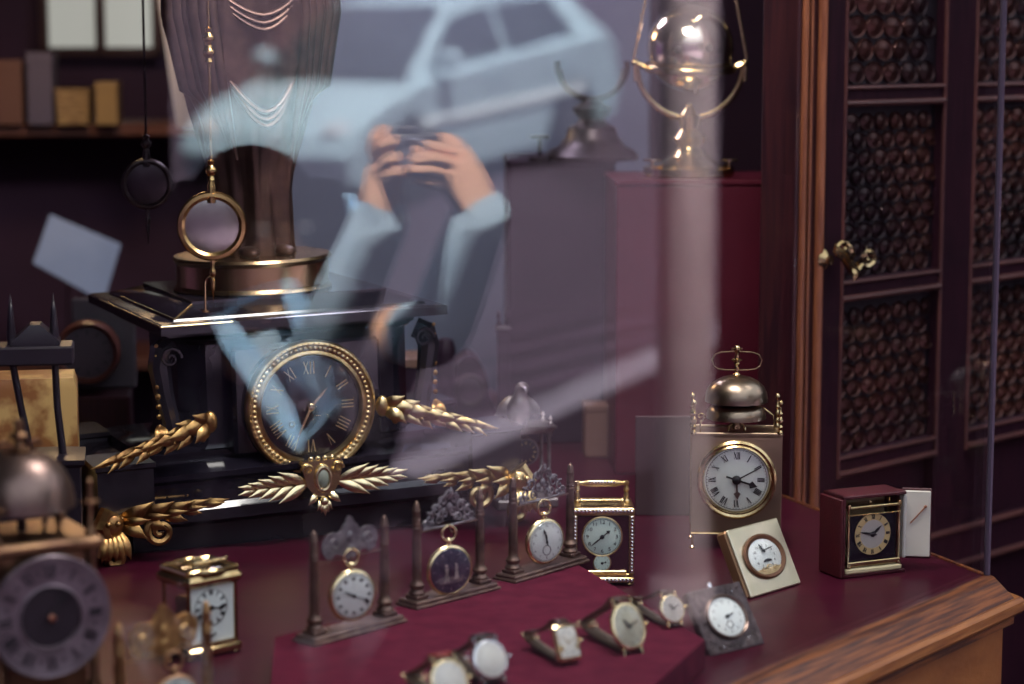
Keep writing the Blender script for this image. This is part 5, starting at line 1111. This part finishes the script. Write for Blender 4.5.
mb = MB(); mb.loft([[(-1.70,-.66,1.0),(-1.70,.66,1.0),(-1.45,.54,1.31),(-1.45,-.54,1.31)], [(-1.735,-.66,1.01),(-1.735,.66,1.01),(-1.485,.54,1.32),(-1.485,-.54,1.32)]]); mb.build('rear_window', CARGLASS, t, smooth=0)

# ---------------------------------------------------------------- pale lamp post on the pavement
pp = SR(683, 610); w_ = (SR(715,610)-SR(652,610)).length*.5*.86
t = thing('lamp_post', 'pale painted iron lamp post on the pavement, mirrored as an upright pale band', 'lamp post', (pp.x, pp.y, sz(pp)), 0)
POSTM = mat('pale_post_paint', (.66,.56,.58), .6, 0, (.56,.48,.50), 6)
mb = MB(); mb.lathe([(w_*1.0,0),(w_*1.0,3.3),(w_*.8,3.36)], 40); mb.build('pole', POSTM, t)
mb = MB(); mb.lathe([(w_*1.35,-.05),(w_*1.35,.05),(w_*1.1,.10)], 40); mb.build('base', POSTM, t)
mb = MB(); mb.lathe([(w_*.8,3.36),(.10,3.44),(.17,3.50),(.24,3.95),(.26,3.98),(.12,4.15),(.03,4.2),(0,4.3)], 24); mb.build('lantern', mat('lantern_iron', (.03,.03,.035), .5), t)

# ---------------------------------------------------------------- the passer-by photographing the window
SKIN = mat('skin', (.62,.34,.22), .5, 0, (.54,.27,.17), 20); JACKET = mat('dark_jacket', (.022,.016,.026), .8, 0, (.035,.026,.04), 14, .4, 60)
DENIM = mat('pale_blue_cotton', (.48,.62,.72), .75, 0, (.36,.50,.62), 9, .4, 50); HAIR = mat('dark_hair', (.008,.005,.008), .85, 0, (.014,.009,.012), 40, .4, 90, (1,1,.2), spec=.1)
def skin(name, nodes, edges, m, parent, sub=2):
    me = bpy.data.meshes.new(name); me.from_pydata([tuple(p) for p, r in nodes], edges, []); o = bpy.data.objects.new(name, me); COL.objects.link(o)
    me.materials.append(m); md = o.modifiers.new('skin', 'SKIN'); md.use_smooth_shade = True
    for i, (p, r) in enumerate(nodes):
        v = me.skin_vertices[0].data[i]; v.radius = (r, r) if not isinstance(r, tuple) else r
    me.skin_vertices[0].data[0].use_root = True
    sb = o.modifiers.new('sub', 'SUBSURF'); sb.levels = sb.render_levels = sub
    dg = bpy.context.evaluated_depsgraph_get(); m2 = bpy.data.meshes.new_from_object(o.evaluated_get(dg)); m2.name = name
    o.modifiers.clear(); o.data = m2; m2.materials.clear(); m2.materials.append(m); m2.shade_smooth(); o.parent = parent
    return o
hip = RV(265, 640, 3.1); gz_ = sz(hip)
per = thing('person', 'person in dark jacket with pale blue sleeves and scarf, raising a small camera', 'person', (hip.x, hip.y, gz_), 0)
inv = V3((hip.x, hip.y, gz_))
def PJ(px, py, D): return RV(px, py, D)-inv
kne = (hip.z-gz_)*.52; ank = .09
lh, rh = PJ(228,660,3.1), PJ(302,660,3.1)
def drop(p, z, fw=0.0): q = p.copy(); q.z = z; q -= PN*fw; return q
chest, neck, headb, headt = PJ(288,400,3.1), PJ(270,300,3.08), PJ(266,276,3.06), PJ(258,185,3.05)
shl, shr, ell, elr, wrl, wrr = PJ(200,345,3.12), PJ(378,335,3.02), PJ(318,372,2.85), PJ(440,335,2.86), PJ(382,222,2.72), PJ(484,214,2.74)
nodes = [(PJ(265,630,3.1),.095),(PJ(275,520,3.1),.085),(chest,.100),(PJ(282,335,3.09),.075),(neck,.052),(headb,.062),(PJ(262,246,3.05),.076),(PJ(259,210,3.05),.074),(PJ(258,185,3.05),.042),
         (shl,.050),(ell,.036),(wrl,.028),(shr,.050),(elr,.036),(wrr,.028),
         (lh,.060),(drop(lh,kne,.03),.045),(drop(lh,ank),.034),(drop(lh,.03,.14),.032),(rh,.060),(drop(rh,kne,.03),.045),(drop(rh,ank),.034),(drop(rh,.03,.14),.032)]
edges = [(0,1),(1,2),(2,3),(3,4),(4,5),(5,6),(6,7),(7,8),(2,9),(9,10),(10,11),(2,12),(12,13),(13,14),(0,15),(15,16),(16,17),(17,18),(0,19),(19,20),(20,21),(21,22)]
camc = PJ(410,152,2.70)
def hand_nodes(wr, pal, tips, rad=.0095):
    base = len(nodes); nodes.append((pal, (.030,.022))); edges.append((14 if wr is wrr else 11, base))
    for kn, mid_, tip in tips:
        i = len(nodes); nodes.extend([(kn, rad*1.15), (mid_, rad), (tip, rad*.85)]); edges.extend([(base,i),(i,i+1),(i+1,i+2)])
hand_nodes(wrr, PJ(470,178,2.73), [(PJ(455,153+0,2.72),PJ(434,146,2.69),PJ(415,150,2.67)),(PJ(452,163,2.71),PJ(430,158,2.67),PJ(412,160,2.66)),(PJ(450,174,2.71),PJ(428,169,2.67),PJ(411,170,2.66)),(PJ(450,186,2.72),PJ(430,181,2.68),PJ(415,180,2.67)),(PJ(472,160,2.75),PJ(455,140,2.76),PJ(436,138,2.75))])
hand_nodes(wrl, PJ(386,182,2.71), [(PJ(378,156,2.70),PJ(381,134,2.68),PJ(392,125,2.68)),(PJ(384,158,2.69),PJ(390,142,2.66),PJ(402,138,2.66)),(PJ(386,168,2.69),PJ(394,158,2.66),PJ(405,156,2.66)),(PJ(388,178,2.69),PJ(398,172,2.66),PJ(408,170,2.66)),(PJ(398,180,2.73),PJ(412,170,2.74),PJ(420,162,2.74))])
body = skin('body', nodes, edges, SKIN, per)
fdir = (camc-PJ(262,215,3.05)); fdir.z = 0; fdir.normalize(); fs = V3((-fdir.y, fdir.x, 0)); hc = PJ(261,230,3.05)
mb = MB()
for s_ in (-1,1): mb.sphere(hc+fdir*.078+fs*(s_*.032)+V3((0,0,.008)), .012)
mb.build('eyes', mat('eye_white', (.6,.55,.5), .3), per)
mb = MB(); mb.tube([hc+fdir*.080+V3((0,0,.012)), hc+fdir*.104+V3((0,0,-.022)), hc+fdir*.084+V3((0,0,-.030))], [.010,.016,.010], 10)
for s_ in (-1,1): mb.sphere(hc+fs*(s_*.084)+V3((0,0,-.005)), .026, (.7,.5,1.2))
mb.tube([hc+fdir*.078+fs*-.024+V3((0,0,-.055)), hc+fdir*.088+V3((0,0,-.053)), hc+fdir*.078+fs*.024+V3((0,0,-.055))], [.004,.008,.004], 8)
mb.build('face', SKIN, per)
mb = MB(); mb.sphere(hc-fdir*.022+V3((0,0,.022)), .094, (1,1,1.02), 28, 16); 
for k in range(14):
    a = R(70+k*17); d_ = fdir*math.cos(a)+fs*math.sin(a); mb.tube([hc+d_*.085+V3((0,0,.06)), hc+d_*.108+V3((0,0,-.02)), hc+d_*.100+V3((0,0,-.11)), hc+d_*.085+V3((0,0,-.17))], [.03,.036,.032,.012], 8)
mb.build('hair', HAIR, per)
jn = [(PJ(265,650,3.1),.150),(PJ(275,520,3.1),.138),(chest,.150),(PJ(281,330,3.09),.085),(shl,.082),((shl+ell)/2,.060),(shr,.078),((shr+elr)/2,.060)]
skin('jacket', jn, [(0,1),(1,2),(2,3),(2,4),(4,5),(2,6),(6,7)], JACKET, per)
for nm, a_, b_, c_ in (('sleeve', (shl+ell)/2, ell, wrl), ('sleeve', (shr+elr)/2, elr, wrr)):
    skin(nm, [(a_,.054),(a_.lerp(b_,.6),.050),(b_,.050),(b_.lerp(c_,.35),.046),(b_.lerp(c_,.7),.042),(c_.lerp(b_,-.16),.037)], [(0,1),(1,2),(2,3),(3,4),(4,5)], DENIM, per)
skin('trousers', [(PJ(265,640,3.1),.138),(lh,.098),(drop(lh,kne,.03),.070),(drop(lh,ank+.03),.056),(rh,.098),(drop(rh,kne,.03),.070),(drop(rh,ank+.03),.056)], [(0,1),(1,2),(2,3),(0,4),(4,5),(5,6)], mat('dark_trousers', (.02,.018,.03), .8), per)
for p0 in (lh, rh): mb = MB(); q0 = drop(p0, .04, .05); mb.sphere(q0, .05, (1.0,1.0,.8)); mb.sphere(drop(p0,.035,.13), .048, (1.1,1.1,.7)); mb.build('shoe', TYRE, per)
mb = MB()
for pts, r_ in (([(292,282,2.93),(302,310,2.86),(316,345,2.80),(324,385,2.78),(330,430,2.78)], .017), ([(222,318,2.92),(240,345,2.84),(262,378,2.80),(282,412,2.78),(302,450,2.78)], .021), ([(346,400,2.76),(326,420,2.76),(304,446,2.76)], .014), ([(222,318,2.95),(240,300,2.97),(266,290,2.97),(292,282,2.93)], .014), ([(352,196,2.72),(360,232,2.74),(370,270,2.78),(376,300,2.80)], .014)):
    mb.tube([PJ(*p) for p in pts], [r_*.7]+[r_]*(len(pts)-2)+[r_*.55], 10, flat=.6)
mb.build('scarf', mat('light_blue_scarf', (.44,.66,.84), .7, 0, (.30,.52,.74), 12, .4, 60), per)
cz_ = PJ(410,152,2.70)+inv; t = thing('camera', 'small dark camera held up in both hands of the mirrored passer-by', 'camera', cz_, 0)
u_ = (RV(440,152,2.70)-RV(380,152,2.70)).normalized(); v_ = V3((0,0,1)); w_ = u_.cross(v_).normalized()
Mc = Matrix((u_, w_, v_)).transposed().to_4x4()
mb = MB(); mb.M = Mc; mb.box((0,0,0), (.082,.024,.048), .005); mb.box((0,0,.027), (.03,.02,.010), .003); mb.build('body', mat('camera_black', (.012,.010,.012), .35), t)
sg = 1 if (Mc @ V3((0,1,0))).dot(PN) < 0 else -1
mb = MB(); mb.M = Mc; mb.lathe([(.020,.010),(.020,.030),(.017,.034),(.014,.030),(0,.027)], 28, Matrix.Rotation(-R(90)*sg, 4, 'X') @ Matrix.Translation((.008,0,0))); mb.build('lens', mat('camera_lens_grey', (.10,.10,.13), .15, .4), t)

# ================================================================== LIGHT, SKY, CAMERA
w = bpy.data.worlds.new('sky'); S.world = w; w.use_nodes = True; n = w.node_tree; n.nodes.clear(); L = n.links
tc = n.nodes.new('ShaderNodeTexCoord'); sp = n.nodes.new('ShaderNodeSeparateXYZ'); L.new(tc.outputs['Generated'], sp.inputs[0])
cr = n.nodes.new('ShaderNodeValToRGB'); cr.color_ramp.elements[0].position = .02; cr.color_ramp.elements[1].position = .5
cr.color_ramp.elements[0].color = (.050,.018,.066,1); cr.color_ramp.elements[1].color = (.80,.88,1.0,1)
e_ = cr.color_ramp.elements.new(.16); e_.color = (.12,.095,.15,1)
L.new(sp.outputs['Z'], cr.inputs[0]); bg = n.nodes.new('ShaderNodeBackground'); bg.inputs['Strength'].default_value = 1.7; L.new(cr.outputs[0], bg.inputs[0])
wo = n.nodes.new('ShaderNodeOutputWorld'); L.new(bg.outputs[0], wo.inputs[0])
def lamp(name, kind, loc, energy, col, to=None, size=.1, **k):
    l = bpy.data.lights.new(name, kind); l.energy = energy; l.color = col
    if kind == 'AREA': l.size = size
    elif kind != 'SUN': l.shadow_soft_size = size
    for a_, b_ in k.items(): setattr(l, a_, b_)
    o = bpy.data.objects.new(name, l); COL.objects.link(o); o.location = loc
    if to is not None: o.rotation_euler = (V3(to)-V3(loc)).to_track_quat('-Z','Y').to_euler()
    return o
el = R(68); sdir = (PN*1.0+SD*.25).normalized()*math.cos(el)-V3((0,0,math.sin(el)))
lamp('sun', 'SUN', (0,0,9), 58, (1,.97,.94), to=V3((0,0,9))+sdir, angle=R(.6))
hp = RV(400,260,2.85)
for hp, a_, e_ in ((RV(430,225,2.75), 11, 2900), (RV(278,365,2.82), 6.5, 4200)):
    lamp('added_spot', 'SPOT', CORNER+PU*((hp-CORNER).dot(PU)-(.75 if a_ > 8 else .15))+PN*.20+V3((0,0,1.75 if a_ > 8 else 2.3)), e_, (1,.97,.92), to=hp, size=.03, spot_size=R(a_), spot_blend=.35)  # added spots that brighten the mirrored hands and scarf; no such lamps seen
lamp('added_spot', 'SPOT', CORNER+PU*2.1+PN*.25+V3((0,0,2.9)), 2700, (1,.90,.90), to=V3((pp.x,pp.y,sz(pp)+1.2)), size=.03, spot_size=R(34), spot_blend=.3)  # one more added spot, to brighten the mirrored post
lamp('display_fill', 'AREA', fp(560,560)+V3((.02,-.25,1.35)), 15, (1,.96,.90), to=fp(560,560), size=.35)  # added area light brightening the dials from above; no such lamp seen
lamp('shop_light', 'POINT', at(90,60,3.6)+V3((0,0,.35)), 8, (1,.66,.36), size=.08)
lamp('shop_light', 'POINT', at(400,60,3.3)+V3((0,0,.4)), 7, (.85,.78,1), size=.08)  # added violet fill lifting the back wall and bluish board
cam = bpy.data.cameras.new('camera_view'); co = bpy.data.objects.new('camera_view', cam); COL.objects.link(co)
cam.sensor_width = 36; cam.lens = F/1024*36; cam.clip_start = .02; co.location = CAM
co.rotation_euler = (R(90)-PITCH, 0, 0); S.camera = co
cam.dof.use_dof = True; cam.dof.focus_distance = 2.46; cam.dof.aperture_fstop = 3.3
S.view_settings.view_transform = 'Standard'; S.view_settings.look = 'None'; S.view_settings.exposure = 0; S.view_settings.gamma = 1; S.view_settings.use_curve_mapping = False
S.cycles.use_denoising = True; S.cycles.max_bounces = 10; S.cycles.transparent_max_bounces = 16; S.cycles.sample_clamp_indirect = 8
